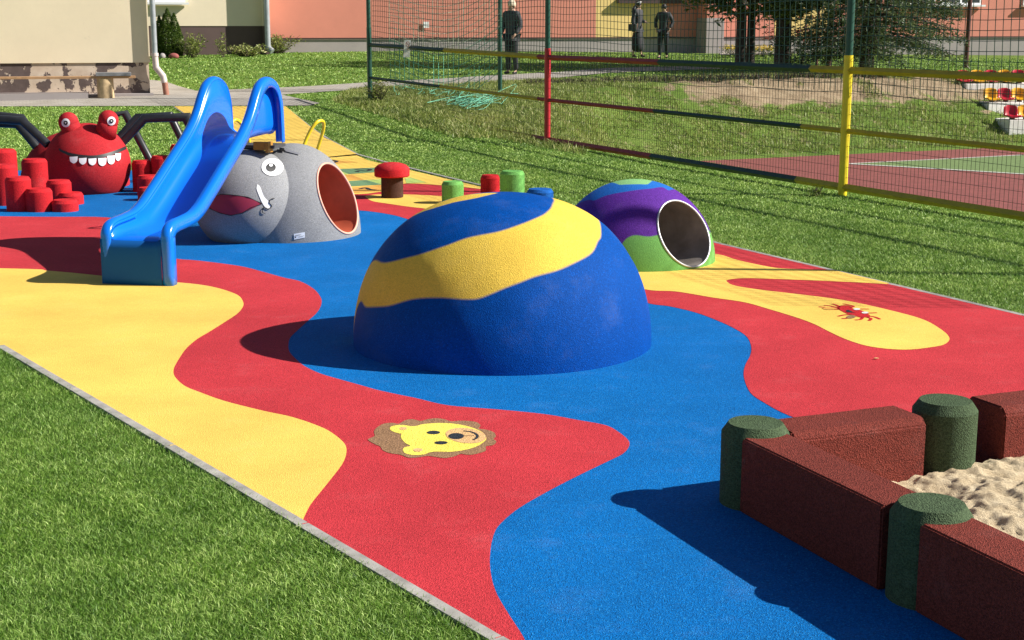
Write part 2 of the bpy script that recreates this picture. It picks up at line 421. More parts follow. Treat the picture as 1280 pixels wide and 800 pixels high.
# drawings set into the rubber --------------------------------------------------
def poly_sheet(name,pts2,m,z,parent): 
    P=[Vector((p[0],p[1],z)) for p in pts2]; tri=tessellate_polygon([P]); F=[]
    for t in tri:
        a,b,c=[P[i] for i in t]; F.append(t if (b-a).cross(c-a).z>0 else (t[0],t[2],t[1]))
    return M(name,P,F,m,parent)
def Wl(pts,n=4,closed=True): 
    return [(p.x,p.y) for p in catmull([W(*q) for q in pts],n,closed)]
lz=ZB+.0015+.0015
lion=empty('lion_drawing',W(541,550,0),'round lion face with brown mane and yellow head inlaid in the red rubber floor','floor drawing')
def zl(x,y): return (440+x/5.818,510+y/5.818)
mane=[(115,240),(165,215),(160,180),(185,150),(230,125),(290,118),(340,125),(385,100),(440,92),(500,105),(550,92),(610,85),(670,92),(720,108),(780,103),(850,105),(910,115),(935,140),(925,160),(985,170),(1035,190),(1045,220),(1030,235),(1050,255),(1030,280),(975,290),(975,320),(940,335),(880,350),(830,350),(790,345),(740,365),(670,375),(600,365),(550,360),(480,370),(410,372),(350,350),(280,340),(225,318),(205,290),(170,275)]
poly_sheet('mane',Wl([zl(*p) for p in mane],3),mLionB,lz,lion)
face=[(355,225),(360,200),(340,197),(290,180),(275,160),(300,142),(370,136),(430,145),(470,142),(520,130),(620,122),(720,125),(820,140),(900,165),(955,195),(977,230),(960,260),(900,295),(820,318),(720,332),(620,330),(570,335),(520,352),(440,355),(385,340),(370,318),(385,298),(425,288),(385,265)]
poly_sheet('lion_face',Wl([zl(*p) for p in face],3),mLionY,lz+.001,lion)
def ell(cx,cy,rx,ry,n=20,rot=0): return [zl(cx+rx*math.cos(a)*math.cos(rot)-ry*math.sin(a)*math.sin(rot),cy+rx*math.cos(a)*math.sin(rot)+ry*math.sin(a)*math.cos(rot)) for a in [2*math.pi*i/n for i in range(n)]]
poly_sheet('muzzle',Wl(ell(828,215,148,55,20,.1),2),mLionT,lz+.002,lion)
for c in ((372,163,28,11),(480,320,35,13)): poly_sheet('inner_ear',Wl(ell(*c),2),mLionT,lz+.002,lion)
for c in ((593,192,48,13),(648,267,48,12)): poly_sheet('eye',Wl(ell(*c),2),mBlackR,lz+.002,lion)
poly_sheet('nose',Wl(ell(758,220,57,22),2),mBlackR,lz+.003,lion)
def ribbon(name,pts,wd,m,z,parent,fn=W):
    P=catmull([fn(*q) for q in pts],5); V=[];F=[]
    for i,p in enumerate(P):
        a=P[max(i-1,0)];b=P[min(i+1,len(P)-1)]; d=(b-a); d.z=0; d.normalize(); nn=Vector((-d.y,d.x,0))*wd/2
        V+=[(p.x+nn.x,p.y+nn.y,z),(p.x-nn.x,p.y-nn.y,z)]
    F=[(2*i+1,2*i+3,2*i+2,2*i) for i in range(len(P)-1)]
    return M(name,V,F,m,parent)
ribbon('mouth_line',[zl(*p) for p in [(810,182),(870,190),(910,212),(905,235),(880,247)]],.012,mBlackR,lz+.003,lion)
ribbon('muzzle_line',[zl(*p) for p in [(810,218),(890,215)]],.008,mLionB,lz+.0027,lion)
# crab drawing
crabd=empty('crab_drawing',W(1063,392,0),'small red crab picture inlaid in the yellow rubber strip on the right','floor drawing')
def zc(x,y): return (1010+x/10.667,370+y/10.667)
cz=ZB+.003+.0015
bodyp=[(390,180),(420,150),(480,140),(560,150),(600,185),(680,200),(740,220),(800,255),(835,290),(790,305),(740,300),(700,305),(620,280),(540,262),(450,220)]
poly_sheet('crab_shell',Wl([zc(*p) for p in bodyp],3),mStool,cz,crabd)
for a in ([(570,170),(600,150),(470,120)],[(420,165),(380,140),(320,122)],[(410,180),(300,150),(210,140)],[(420,190),(300,175),(140,160)],[(420,195),(300,195),(190,180)],[(560,265),(480,270),(400,288)],[(600,280),(540,310),(450,320)],[(700,190),(760,190),(815,190)],[(790,245),(860,243),(920,240)],[(830,285),(900,300),(960,328)],[(790,300),(840,320),(810,348)],[(730,300),(700,330),(625,338)]):
    ribbon('crab_leg',[zc(*p) for p in a],.02,mStool,cz,crabd)
poly_sheet('claw',Wl([zc(*p) for p in [(510,300),(540,280),(600,275),(640,295),(600,315),(540,318)]],3),mLionB,cz+.001,crabd)
poly_sheet('claw',Wl([zc(*p) for p in [(190,180),(260,168),(330,172),(390,188),(320,200),(230,198)]],3),mOrange,cz+.001,crabd)
for c in ((650,195,45,13),(760,242,45,13)):
    poly_sheet('crab_eye',Wl([zc(c[0]+c[2]*math.cos(t),c[1]+c[3]*math.sin(t)) for t in np.linspace(0,2*math.pi,13)[:-1]],2),mWhiteR,cz+.0017,crabd)
poly_sheet('crab_mouth',Wl([zc(*p) for p in [(505,215),(540,205),(600,235),(640,240),(560,240),(520,232)]],3),mBlackR,cz+.0017,crabd)
# hopscotch / number track beyond the elephant
hop=empty('hopscotch_track',W(450,225,0),'numbered hopscotch track of green and orange squares on the far yellow floor','floor drawing')
hz=ZB+.0045+.0015
def cell(p,m,nm='square'): poly_sheet(nm,[(q.x,q.y) for q in [W(*a) for a in p]],m,hz,hop)
cell([(380,207),(380,201),(400,199.6),(448,203.5),(440,204.2)],mOrange,'end_field')
cell([(412,212.5),(420,212.5),(436,218.6),(426,220)],mGreenL)
cell([(420,212.3),(470,210.5),(474,216),(436,218.6)],mGreenD)
cell([(420,220.5),(440,219.2),(455,225.6),(430,226.5)],mOrange)
cell([(428,227.8),(458,226),(478,231.8),(434,234.3)],mGreenD)
cell([(458,226),(476,225),(500,230),(478,231.8)],mGreenL)
cell([(506,223.5),(514,223),(533,229),(508,230.2)],mGreenL)
cell([(433,236),(478,232),(490,234),(474,240),(437,242.5)],mOrange)
def num(pts,wd=.05): ribbon('number',pts,wd,mBlackR,hz+.003,hop)
num([(402,203),(408,201.2),(416,201.5),(421,203),(414,204.8),(406,204.8),(402,203)])
num([(444,213),(452,212.3),(463,213),(458,215),(450,214.5),(446,216)])
num([(450,237.5),(457,236),(462,238),(470,238.8)],.045); num([(422,224),(427,224.8)],.05)

# ------------------------------------------------------------------ paving, path, court
path_poly_pts=[]
def draped(name,px_pts,m,off,kind='structure',res=.35,fn=G):
    """fill a pixel-described ground polygon with a draped grid"""
    P=[fn(*p) for p in px_pts]; poly=[(p.x,p.y) for p in P]
    bm=bmesh.new(); vs=[bm.verts.new((p.x,p.y,0)) for p in P]; f=bm.faces.new(vs)
    x0,x1=min(p[0] for p in poly),max(p[0] for p in poly); y0,y1=min(p[1] for p in poly),max(p[1] for p in poly)
    for ax,lo,hi in ((0,x0,x1),(1,y0,y1)):
        c=lo+res*1.01
        while c<hi:
            co=[0,0,0];no=[0,0,0];co[ax]=c;no[ax]=1
            bmesh.ops.bisect_plane(bm,geom=bm.verts[:]+bm.edges[:]+bm.faces[:],plane_co=co,plane_no=no); c+=res
    for v in bm.verts: v.co.z=TZ(v.co.x,v.co.y)+off
    bmesh.ops.recalc_face_normals(bm,faces=bm.faces)
    if sum(f.normal.z for f in bm.faces)<0: bmesh.ops.reverse_faces(bm,faces=bm.faces)
    me=bpy.data.meshes.new(name); bm.to_mesh(me); bm.free()
    o=link(name,me,m,None,True); o['kind']=kind; return o,poly
pathA,polyPathA=draped('path',[(-160,133.5),(386,132),(400,129),(352,118.5),(460,111),(560,106),(640,101),(700,97),(760,91),(900,86),(900,82),(760,85),(700,90),(640,93),(560,98),(460,103),(342,110),(245,113.5),(207,102),(190,100),(-160,104)],mPave,.004,res=.5)
mCourt=plain('court_red',(.22,.055,.045),.85,.22,5,bumps=.3)
mTurfC=plain('court_green',(.135,.20,.06),.9,.2,7,bumps=.4)
mLine=plain('court_line',(.66,.64,.58),.7,.12,9)
def e(t,s): return Vector((E1[0]*t+E2[0]*s,E1[1]*t+E2[1]*s,0))
def csheet(name,pts,m,z):
    return sheet(name,pts,m,z)
csheet('sports_court',[e(-10,SF+2.5),e(-10,45),e(25.3,45),e(25.3,SF+2.5)],mCourt,-1.0+.006)
A=W(1062,205.5,-1.0); B=W(1400,188,-1.0); Cc=W(1400,226,-1.0)
csheet('court_pitch',[A,Cc,W(1500,240,-1),W(1500,184,-1),B],mTurfC,-1.0+.011)
def cl(pts,wd=.09,name='court_marking'): 
    o=ribbon(name,pts,wd,mLine,-1.0+.016,None,lambda x,y:W(x,y,-1.0)); o['kind']='structure'
cl([(1062,205.5),(1200,213.5),(1400,226)],.10)
cl([(1062,205.3),(1200,198.5),(1400,188)],.07)
cl([(838,214),(846,210),(862,207),(885,205)],.06)
cl([(795,203),(812,206),(824,211)],.05)

# ------------------------------------------------------------------ grass (uncountable)
def pip(x,y,poly):
    inside=np.zeros(len(x),bool); n=len(poly)
    for i in range(n):
        x0,y0=poly[i];x1,y1=poly[(i+1)%n]
        c=((y0>y)!=(y1>y))
        if y1!=y0: inside^= c&(x<(x1-x0)*(y-y0)/(y1-y0)+x0)
    return inside
play_poly=[(p.x,p.y) for p in outline]+[]
strip_poly=[(SL0.x,SL0.y),(SL1.x,SL1.y),(SR1b.x,SR1b.y),(SR1.x,SR1.y),(SRm.x,SRm.y),(SR0.x,SR0.y)]
def frustum(x,y,z,mx=70,my=60):
    dz=z-CH; d=y*math.cos(TH)-dz*math.sin(TH); u=y*math.sin(TH)+dz*math.cos(TH)
    X=640+FP*x/d; Y=400-FP*u/d
    return (X>-mx)&(X<1280+mx)&(Y>-my)&(Y<800+my)
def blades(name,x,y,h,wd,m,label=None,lean=.55,zoff=0,tintk=0):
    n=len(x); z=terrain(x,y)-.012+zoff
    a=rng.uniform(0,2*math.pi,n); la=rng.uniform(0,2*math.pi,n); ln=h*rng.uniform(.1,lean*1.6,n)
    hh=h*rng.uniform(.6,1.25,n); w2=wd*rng.uniform(.6,1.2,n)/2
    bx,by=np.cos(a)*w2,np.sin(a)*w2
    P=np.zeros((n,5,3),np.float32)
    P[:,0]=np.stack([x-bx,y-by,z],-1);P[:,1]=np.stack([x+bx,y+by,z],-1)
    mx_,my_=x+np.cos(la)*ln*.35,y+np.sin(la)*ln*.35
    P[:,2]=np.stack([mx_+bx*.8,my_+by*.8,z+hh*.6],-1);P[:,3]=np.stack([mx_-bx*.8,my_-by*.8,z+hh*.6],-1)
    P[:,4]=np.stack([x+np.cos(la)*ln,y+np.sin(la)*ln,z+hh],-1)
    b=np.arange(n)*5
    F=np.concatenate([np.stack([b,b+1,b+2],-1),np.stack([b,b+2,b+3],-1),np.stack([b+3,b+2,b+4],-1)])
    cl_=np.sin(x*7.3+np.sin(y*5.1)*2)*np.sin(y*6.1+np.sin(x*4.3)*2)*.10+np.sin(x*23+y*9)*np.sin(y*19-x*13)*.07
    t=np.clip(rng.normal(.45+tintk,.24,n)+cl_,0,1)
    o=fastmesh(name,P.reshape(-1,3),F,m,None,False,{'tint':np.repeat(t,5)})
    return tag(o,label,'grass' if label else None,kind='stuff')
def scatter(x0,x1,y0,y1,dens,keep):
    n=int((x1-x0)*(y1-y0)*dens); x=rng.uniform(x0,x1,n);y=rng.uniform(y0,y1,n)
    z=terrain(x,y); k=frustum(x,y,z)&keep(x,y); return x[k],y[k]
kw=.022
def off_surfaces(x,y): return ~pip(x,y,play_poly)&~pip(x,y,strip_poly)&~pip(x,y,polyPathA)
K0,K1=W(*kl(0)),W(*kl(620)); kd=(K1-K0).normalized()
def leftside(x,y,m=.008): return ((x-K0.x)*(-kd.y)+(y-K0.y)*kd.x)<-m
Q0,Q1=W(*kr(1280)),W(*kr(446)); qd=(Q1-Q0).normalized()
def rightside(x,y,m=kw): return ((x-Q0.x)*(-qd.y)+(y-Q0.y)*qd.x)<-m
x,y=scatter(-4.6,1,3.0,5.4,42000,lambda x,y:leftside(x,y)); 
x2,y2=scatter(-4.6,1,5.4,8.6,26000,lambda x,y:leftside(x,y))
blades('lawn_grass',np.r_[x,x2],np.r_[y,y2],rng.uniform(.010,.021,len(x)+len(x2)),np.full(len(x)+len(x2),.0030),mBlade,'thick mown green grass in the near left corner beside the kerb',lean=1.1,tintk=.10,zoff=.006)
def cs(x,y): return x*E2[0]+y*E2[1]
def lawnR(x,y): return rightside(x,y)&off_surfaces(x,y)&(cs(x,y)<SF+.35)
x,y=scatter(-3,8,6,13,5200,lawnR); x2,y2=scatter(-6,6,13,20,2600,lawnR)
x3,y3=scatter(-12,2,18,31,900,lambda x,y:off_surfaces(x,y)&(cs(x,y)<SF+.35)&((y>18.7)|(x>-2)))
h=np.r_[np.full(len(x),.019),np.full(len(x2),.019),np.full(len(x3),.022)]; wd=np.r_[np.full(len(x),.006),np.full(len(x2),.010),np.full(len(x3),.020)]
blades('lawn_grass',np.r_[x,x2,x3],np.r_[y,y2,y3],h,wd,mBlade,'mown green lawn between the rubber floor and the ball fence',lean=1.0,tintk=.22)
# rough weedy turf along fence foot, bank and upper lawn
def bankm(x,y):
    t=x*E1[0]+y*E1[1]; s=cs(x,y); g_=terrain(x,y); nn=np.array([noise.noise((a*1.1,b*1.1,3.3)) for a,b in zip(x,y)])
    so=((t>27.6)&(t<29.2)&(s>17)&(s<27)); return (s>SF+.3)&(t>13)&(g_>-.95)&(t<30.5)&(~so|(nn>.22))&off_surfaces(x,y)
x,y=scatter(-3,16,17,40,600,bankm); x2,y2=scatter(-3.4,1,19.5,31,700,lambda x,y:(np.abs(cs(x,y)-SF)<np.where(y>22,.9,.35))&off_surfaces(x,y))
blades('rough_grass',np.r_[x,x2],np.r_[y,y2],np.full(len(x)+len(x2),.085),np.full(len(x)+len(x2),.016),mWeed,'rough weedy grass on the bank and along the fence foot',lean=.9)
x,y=scatter(-14,18,28,50,130,lambda x,y:~pip(x,y,polyPathA)&((x*E1[0]+y*E1[1]>29.6)|(cs(x,y)<SF)))
blades('upper_lawn_grass',x,y,np.full(len(x),.03),np.full(len(x),.035),mBlade,'mown lawn on the higher ground in front of the school',lean=.9,tintk=.12)
# dry roots and torn turf hanging at the top of the bare bank
n=1500; s_=rng.uniform(SF+4.5,SF+15,n); t_=rng.normal(29.25,.09,n); x=E1[0]*t_+E2[0]*s_; y=E1[1]*t_+E2[1]*s_
blades('rough_grass',x,y,np.full(n,.16),np.full(n,.02),mBark,'dark ragged roots hanging from the turf edge above the bare soil',lean=.9)

# ------------------------------------------------------------------ domes
def unit_dirs(nt_,np_):
    return [(math.pi*.5*i/nt_*1.02,2*math.pi*j/np_) for i in range(nt_+1) for j in range(np_)]
def hit(C,rad,pxl,pyl):
    o=Vector((0,0,CH))-C; r=ray(pxl,pyl).normalized()
    oo=Vector((o.x/rad[0],o.y/rad[1],o.z/rad[2])); d=Vector((r.x/rad[0],r.y/rad[1],r.z/rad[2]))
    a=d.dot(d);b=2*oo.dot(d);c=oo.dot(oo)-1;D=b*b-4*a*c
    t=(-b-math.sqrt(max(D,0)))/(2*a); u=oo+d*t; u.normalize()
    return u
def chart(u): 
    th=math.acos(max(-1,min(1,u.z))); ph=math.atan2(u.y,u.x); return (th*math.cos(ph),th*math.sin(ph))
def sdf(P,poly):
    poly=np.array(poly); n=len(poly); d=np.full(len(P),1e9)
    for i in range(n):
        a=poly[i];b=poly[(i+1)%n]; ab=b-a; L=max((ab*ab).sum(),1e-12)
        t=np.clip(((P-a)@ab)/L,0,1); q=a+t[:,None]*ab; d=np.minimum(d,np.hypot(*(P-q).T))
    ins=pip(P[:,0],P[:,1],[tuple(p) for p in poly]); return np.where(ins,d,-d)
def smoothpoly(pts,n=5): return [(p.x,p.y) for p in catmull([Vector((a,b,0)) for a,b in pts],n,True)]
def layered_mat(name,base,layers,scale=230,rough=.62,var=.22,bs=.5):
    """granulate whose colour fields follow the attribute f0,f1.. (positive inside)"""
    m,nt,b=mat(name); vec=coords(nt,True)
    o,d=granule_color(nt,vec,base,var,mul(base,1.5),scale)
    for i,c in enumerate(layers):
        at=nt.nodes.new('ShaderNodeAttribute'); at.attribute_name='f%d'%i
        oc,_=granule_color(nt,vec,c,var*.7,None,scale)
        k=ramp(nt,math_(nt,'ADD',math_(nt,'MULTIPLY',at.outputs['Fac'],60),.5),[(0,(0,0,0)),(1,(1,1,1))])
        o=mixc(nt,k.outputs[0],o,oc)
    nt.links.new(o,b.inputs['Base Color']); b.inputs['Roughness'].default_value=rough; b.inputs['Specular IOR Level'].default_value=.07; bump(nt,b,d,bs,.0035)
    return m
# big striped dome
DC=Vector((-.052,7.765,-.01)); DR=(.818,.818,.83)
dirs=[]; NT,NP=90,300
V=[];F=[]
for i in range(NT+1):
    th=math.pi/2*i/NT*1.015
    for j in range(NP):
        ph=2*math.pi*j/NP; V.append((math.sin(th)*math.cos(ph),math.sin(th)*math.sin(ph),math.cos(th)))
for i in range(NT):
    for j in range(NP):
        k=(j+1)%NP; F.append((i*NP+j,(i+1)*NP+j,(i+1)*NP+k,i*NP+k))
U=np.array(V); CHT=np.array([chart(Vector(v)) for v in V])
PE=2.25
def pe(u): return (math.hypot(u[0],u[1])**PE+abs(u[2])**PE)**(-1/PE)
def hitd(p):
    k=1.0
    for _ in range(6): u=hit(DC,tuple(a*k for a in DR),*p); k=pe(u)
    return u
def ch(pts): return [chart(hitd(p)) for p in pts]
lowedge=[(449,379),(459,384),(485,382.5),(522,373),(552,372),(582,374),(605,371),(642,356),(665,347),(702,336),(736,319),(747,302),(751,287)]
upedge=[(689.5,247),(690.5,256),(684,265),(672.5,272),(650,281),(620,290.6),(582.5,298),(552.5,309),(515,321),(481,329),(462,332)]
main=ch(lowedge)+[(.62,.62),(.45,.95),(.25,1.1),(.12,.98),(.16,.72)]+ch(upedge)+[(-1.45,.2),(-1.6,-.05)]
main=smoothpoly(main,5)
top=ch([(505,277),(519,269),(541,260.6),(567.5,253),(597.5,247),(622,241.2),(600,241.8),(571,244.5),(545,250)])+[(-.75,.55),(-1.1,.5),(-1.3,.2)]
top=smoothpoly(top,4)
f0=sdf(CHT,main); f1=sdf(CHT,top)
lump=np.array([noise.fractal((a*3.2,b*3.2,c*3.2),1,2,3)*.003+noise.noise((a*1.6,b*1.6,c*1.6))*.003 for a,b,c in V])
U=U*(1+lump[:,None])*np.array([pe(v) for v in V])[:,None]
P=np.stack([U[:,0]*DR[0]+DC.x,U[:,1]*DR[1]+DC.y,U[:,2]*DR[2]+DC.z],-1)
mDome=layered_mat('dome_granulate',(.0,.062,.31),[(.80,.54,.08),(.80,.54,.08)])
dome=fastmesh('climbing_dome',P,F,mDome,None,True,{'f0':f0,'f1':f1})
tag(dome,'large blue rubber dome with wavy yellow bands in the middle of the playground','climbing dome')

def pierced(name,C,rad,n,ang,mshell,mrim,mtun,parent,fields=None,depth=.7,rimr=.012,NT=80,NP=160,rimname='rim'):
    """ellipsoid with a round mouth: polar grid around the mouth axis, flat foot"""
    n=n.normalized(); a=Vector((0,0,1)).cross(n).normalized(); b=n.cross(a)
    V=[];F=[];D=[]
    for i in range(NT+1):
        th=ang+(math.pi-ang)*i/NT
        for j in range(NP):
            ph=2*math.pi*j/NP; d=n*math.cos(th)+(a*math.cos(ph)+b*math.sin(ph))*math.sin(th); D.append(d)
            p=Vector((d.x*rad[0],d.y*rad[1],d.z*rad[2]))+C
            V.append((p.x,p.y,max(p.z,-.02)))
    for i in range(NT):
        for j in range(NP):
            k=(j+1)%NP; F.append((i*NP+j,(i+1)*NP+j,(i+1)*NP+k,i*NP+k))
    at={}
    if fields:
        CH_=np.array([chart(d) for d in D])
        for k,pl in enumerate(fields): at['f%d'%k]=sdf(CH_,pl)
    o=fastmesh(name,V,F,mshell,parent,True,at)
    rim=[Vector(V[j]) for j in range(0,NP,2)]
    mb=MB(); mb.tube(rim,rimr,8,closed=True); mb.build(rimname,mrim,parent,True)
    ax=n.copy(); ax.z*=.0; ax.normalize()
    mb=MB(); TV=[];TF=[];K=10
    for s in range(K+1):
        for p in rim:
            q=p*.999+C*.001-ax*(depth*s/K); q.z=max(q.z,.012); TV.append(q)
    m_=len(rim)
    for s in range(K):
        for j in range(m_):
            k=(j+1)%m_; TF.append((s*m_+j,s*m_+k,(s+1)*m_+k,(s+1)*m_+j))
    TF.append(tuple(K*m_+j for j in range(m_)))
    mb.add(TV,TF); mb.build('tunnel',mtun,parent,True)
    return o
# purple tunnel dome
C2=Vector((.915,10.62,.0)); R2=(.595,.59,.60)
td=empty('tunnel_dome',(C2.x,C2.y,0),'purple, green and blue rubber tunnel dome with a steel rimmed round opening','play tunnel')
n2=Vector((math.cos(R(27))*math.cos(R(-48)),math.cos(R(27))*math.sin(R(-48)),math.sin(R(27))))
def c2(pts): return [chart(hit(C2,R2,*p)) for p in pts]
green=smoothpoly([(-.55,-1.9)]+c2([(768,325),(777,306),(784,297.5),(794,294),(808,295.6),(821,294),(850,290),(884,286),(893,293)])+[(1.5,.2),(2.6,.2),(2.4,-2.4),(0,-2.8)],4)
bluec=smoothpoly(c2([(735,250),(743,250.5),(756,245),(768,242),(786,239),(812,236),(828,234),(838,237.5)])+[(.62,.5),(.3,1.0),(-.5,1.1),(-1.2,.7)],5)
lg=smoothpoly(c2([(771,229.8),(782,230.6),(800,230.2),(812,228.8)])+[(.25,.45),(-.1,.6),(-.35,.42)],4)
mD2=layered_mat('tunnel_granulate',(.105,.028,.27),[(.16,.40,.10),(.02,.14,.50),(.25,.5,.2)])
pierced('shell',C2,R2,n2,math.asin(.255/.6),mD2,mRim,mSteel,td,[green,bluec,lg],.55,.0075,rimname='steel_rim')

# ------------------------------------------------------------------ elephant
el=empty('elephant_climber',(-1.85,11.9,0),'grey rubber elephant mound with eye, tusk and orange lined tunnel beside the slide','play sculpture')
CB=Vector((-1.83,12.02,.0)); RB=(.555,.60,.755)
nb=Vector((math.cos(R(28))*math.cos(R(-27)),math.cos(R(28))*math.sin(R(-27)),math.sin(R(28))))
pierced('body',CB,RB,nb,math.asin(.245/.58),mGrey,mTunRim,mTun,el,None,.75,.009,rimname='tunnel_rim')
CHd=Vector((-2.165,11.72,.315)); RH=(.435,.44,.43)
V=[];F=[];NT,NP=60,96
for i in range(NT+1):
    th=math.pi*i/NT
    for j in range(NP):
        ph=2*math.pi*j/NP; zz=math.cos(th); 
        wv=.985 if zz>-.3 else .985
        V.append((CHd.x+RH[0]*math.sin(th)*math.cos(ph),CHd.y+RH[1]*math.sin(th)*math.sin(ph),max(CHd.z+RH[2]*zz,-.015)))
# fuller skirt below the centre
V=[(x,y,z) if z>CHd.z else (CHd.x+(x-CHd.x)*1.0,y,z) for x,y,z in V]
for i in range(NT):
    for j in range(NP):
        k=(j+1)%NP; F.append((i*NP+j,(i+1)*NP+j,(i+1)*NP+k,i*NP+k))
V2=V
head=fastmesh('head',V2,F,mGrey,el,True)
def on(C,rad,p,off=.004):
    u=hit(C,rad,*p); nrm=Vector((u.x/rad[0],u.y/rad[1],u.z/rad[2])).normalized()
    return Vector((C.x+u.x*rad[0],C.y+u.y*rad[1],C.z+u.z*rad[2]))+nrm*off
def patch(name,C,rad,upper,lower,m,parent,off=.004,rows=6):
    Uc=catmull([Vector((*p,0)) for p in upper],6); Lc=catmull([Vector((*p,0)) for p in lower],6)
    n=24; V=[];F=[]
    def at(Cv,t):
        f=t*(len(Cv)-1); i=min(int(f),len(Cv)-2); return Cv[i].lerp(Cv[i+1],f-i)
    for i in range(n+1):
        for j in range(rows+1):
            q=at(Uc,i/n).lerp(at(Lc,i/n),j/rows); V.append(on(C,rad,(q.x,q.y),off))
    for i in range(n):
        for j in range(rows):
            k=i*(rows+1)+j; F.append((k,k+1,k+rows+2,k+rows+1))
    return M(name,V,F,m,parent,True)
def disc(name,C,rad,c,rx,ry,m,parent,off=.004):
    cc=on(C,rad,c,off); V=[cc]; n=28; F=[]
    for r_ in (.5,1):
        for j in range(n):
            a=2*math.pi*j/n; V.append(on(C,rad,(c[0]+rx*r_*math.cos(a),c[1]+ry*r_*math.sin(a)),off))
    for j in range(n):
        k=(j+1)%n; F+=[(0,1+k,1+j),(1+j,1+k,1+n+k,1+n+j)]
    return M(name,V,F,m,parent,True)
ew=disc('eye',CHd,RH,(340.3,209.4),13.6,10.8,mWhite,el,.006)
disc('pupil',CHd,RH,(338.2,210),6.0,5.2,mInk,ew,.009); disc('glint',CHd,RH,(338,207.6),2.2,1.7,mWhite,ew,.012)
patch('mouth',CHd,RH,[(252,254),(262,248),(276.7,243),(292.5,244),(310,246.5),(327.5,254.4)],[(252,254),(262,260),(275,266),(289,269),(306,264.5),(327.5,254.4)],mMouth,el,.005)
mb=MB(); mb.tube([on(CHd,RH,p,.006) for p in [(262,248),(276.7,243),(292.5,244),(310,246.5),(327.5,254.4),(313.5,259.5),(303,266),(289,269),(275,266),(262,260)]],.0035,6); mb.build('mouth_outline',mInk,el,True)
patch('tusk',CHd,RH,[(321.4,230.5),(325,233.5),(329.5,245),(335.4,251.8),(339,257),(338.5,259)],[(321.4,230.8),(320.6,236),(323,243),(328,254.4),(333,260.2),(338,259.6)],mWhite,el,.004)
mb=MB(); mb.tube(catmull([on(CHd,RH,p,.008) for p in [(342.4,248),(338.4,249),(336,253),(339,257.5),(335,261),(330,259),(327.5,262),(328.4,265.5),(331,266.6)]],4),.0035,6); mb.build('lip_line',mInk,el,True)
# small white plate with blurred print
pc=on(CB,RB,(374,295),.004)
mPlate=plain('plate_white',(.72,.74,.78),.35,.03,4)
mbp=patch('name_plate',CB,RB,[(367.3,292.3),(381,290)],[(367.6,299.6),(381,296.8)],mPlate,el,.004,2)
patch('print',CB,RB,[(369,294.2),(376,293)],[(369,294.7),(376,293.5)],mInk,mbp,.008,1); patch('print',CB,RB,[(368.4,296),(370,295.7)],[(368.4,297.4),(370,297.1)],mInk,mbp,.008,1)
patch('print',CB,RB,[(373,296),(380,294.4)],[(373,296.4),(380,294.8)],mInk,mbp,.008,1)
# deck and yellow handles
dA=Vector((.208,.978,0)); dR=Vector((.978,-.208,0)); S0=(W(130,355)+W(206,358))/2; S0.z=0
S0=S0+dR*.030
T=Matrix((( dR.x,dA.x,0,S0.x),(dR.y,dA.y,0,S0.y),(0,0,1,0),(0,0,0,1)))
mDeck=plain('deck_board',(.05,.05,.055),.6,.2,12); mOrg=plain('orange_panel',(.42,.20,.03),.5,.15,9)
mb=MB(); mb.box((-.20,2.14,.745),(.16,2.4,.77),T=T); mb.build('deck',mDeck,el)
mb=MB(); mb.box((.0,2.10,.735),(.10,2.14,.80),T=T); mb.box((.104,2.09,.715),(.13,2.2,.80),T=T); mb.build('orange_bracket',mOrg,el,bevel=.003)
def handle(pts,parent=el):
    mb=MB(); mb.tube(catmull(pts,5),.015,8); mb.build('handle',mYelM,parent,True)
hY=12.25
handle([WD(375.5,200,hY),WD(376.5,193,hY),WD(383,174,hY+.02),WD(390,160,hY+.03),WD(396.5,152.5,hY+.05),WD(402,151,hY+.1),WD(404.5,154,hY+.15),WD(404,163,hY+.18),WD(399,180,hY+.2),WD(392,202,hY+.22)])
hY=12.2
handle([WD(298,200,hY),WD(296,185,hY),WD(289,170,hY),WD(288,160,hY),WD(291,152,hY+.02),WD(296,150,hY+.06),WD(303,156,hY+.14),WD(309,162,hY+.2),WD(312,182,hY+.22),WD(312,200,hY+.22)])
patch('lid_strip',CB,RB,[(356,186.5),(374,192.5)],[(357,190),(374,194.5)],plain('lid_grey',(.22,.22,.24),.5,.1,6),el,.008,2)
patch('lid_strip',CB,RB,[(349.5,185.5),(355.5,186.5)],[(350,190),(356,191)],mInk,el,.01,2)

# ------------------------------------------------------------------ slide
sl=empty('slide',S0,'glossy blue plastic slide with two tall curved side humps','slide')
HWD=.197
topL=[(.0,.335),(.015,.365),(.05,.395),(.12,.412),(.25,.42),(.40,.435),(.53,.475),(.67,.545),(.85,.64),(1.07,.76),(1.30,.885),(1.45,.985),(1.55,1.08),(1.64,1.185),(1.73,1.262),(1.84,1.298),(1.94,1.29),(2.03,1.25),(2.09,1.18),(2.125,1.08),(2.135,.95),(2.14,.80)]
floorP=[(-.0,.285),(.03,.312),(.12,.325),(.3,.33),(.45,.335),(.6,.36),(.8,.45),(1.05,.585),(1.3,.72),(1.5,.81),(1.65,.85),(1.8,.862),(2.0,.865),(2.14,.865)]
def interp(pts,x): return float(np.interp(x,[p[0] for p in pts],[p[1] for p in pts]))
TP=[Vector((u,z,0)) for u,z in topL]; TPs=catmull(TP,5)
us=list(np.linspace(0,.12,10))+list(np.linspace(.14,2.135,90))
def zt(u): return interp([(p.x,p.y) for p in TPs if True],u)
FPs=[(p.x,p.y) for p in catmull([Vector((a,b,0)) for a,b in floorP],5)]
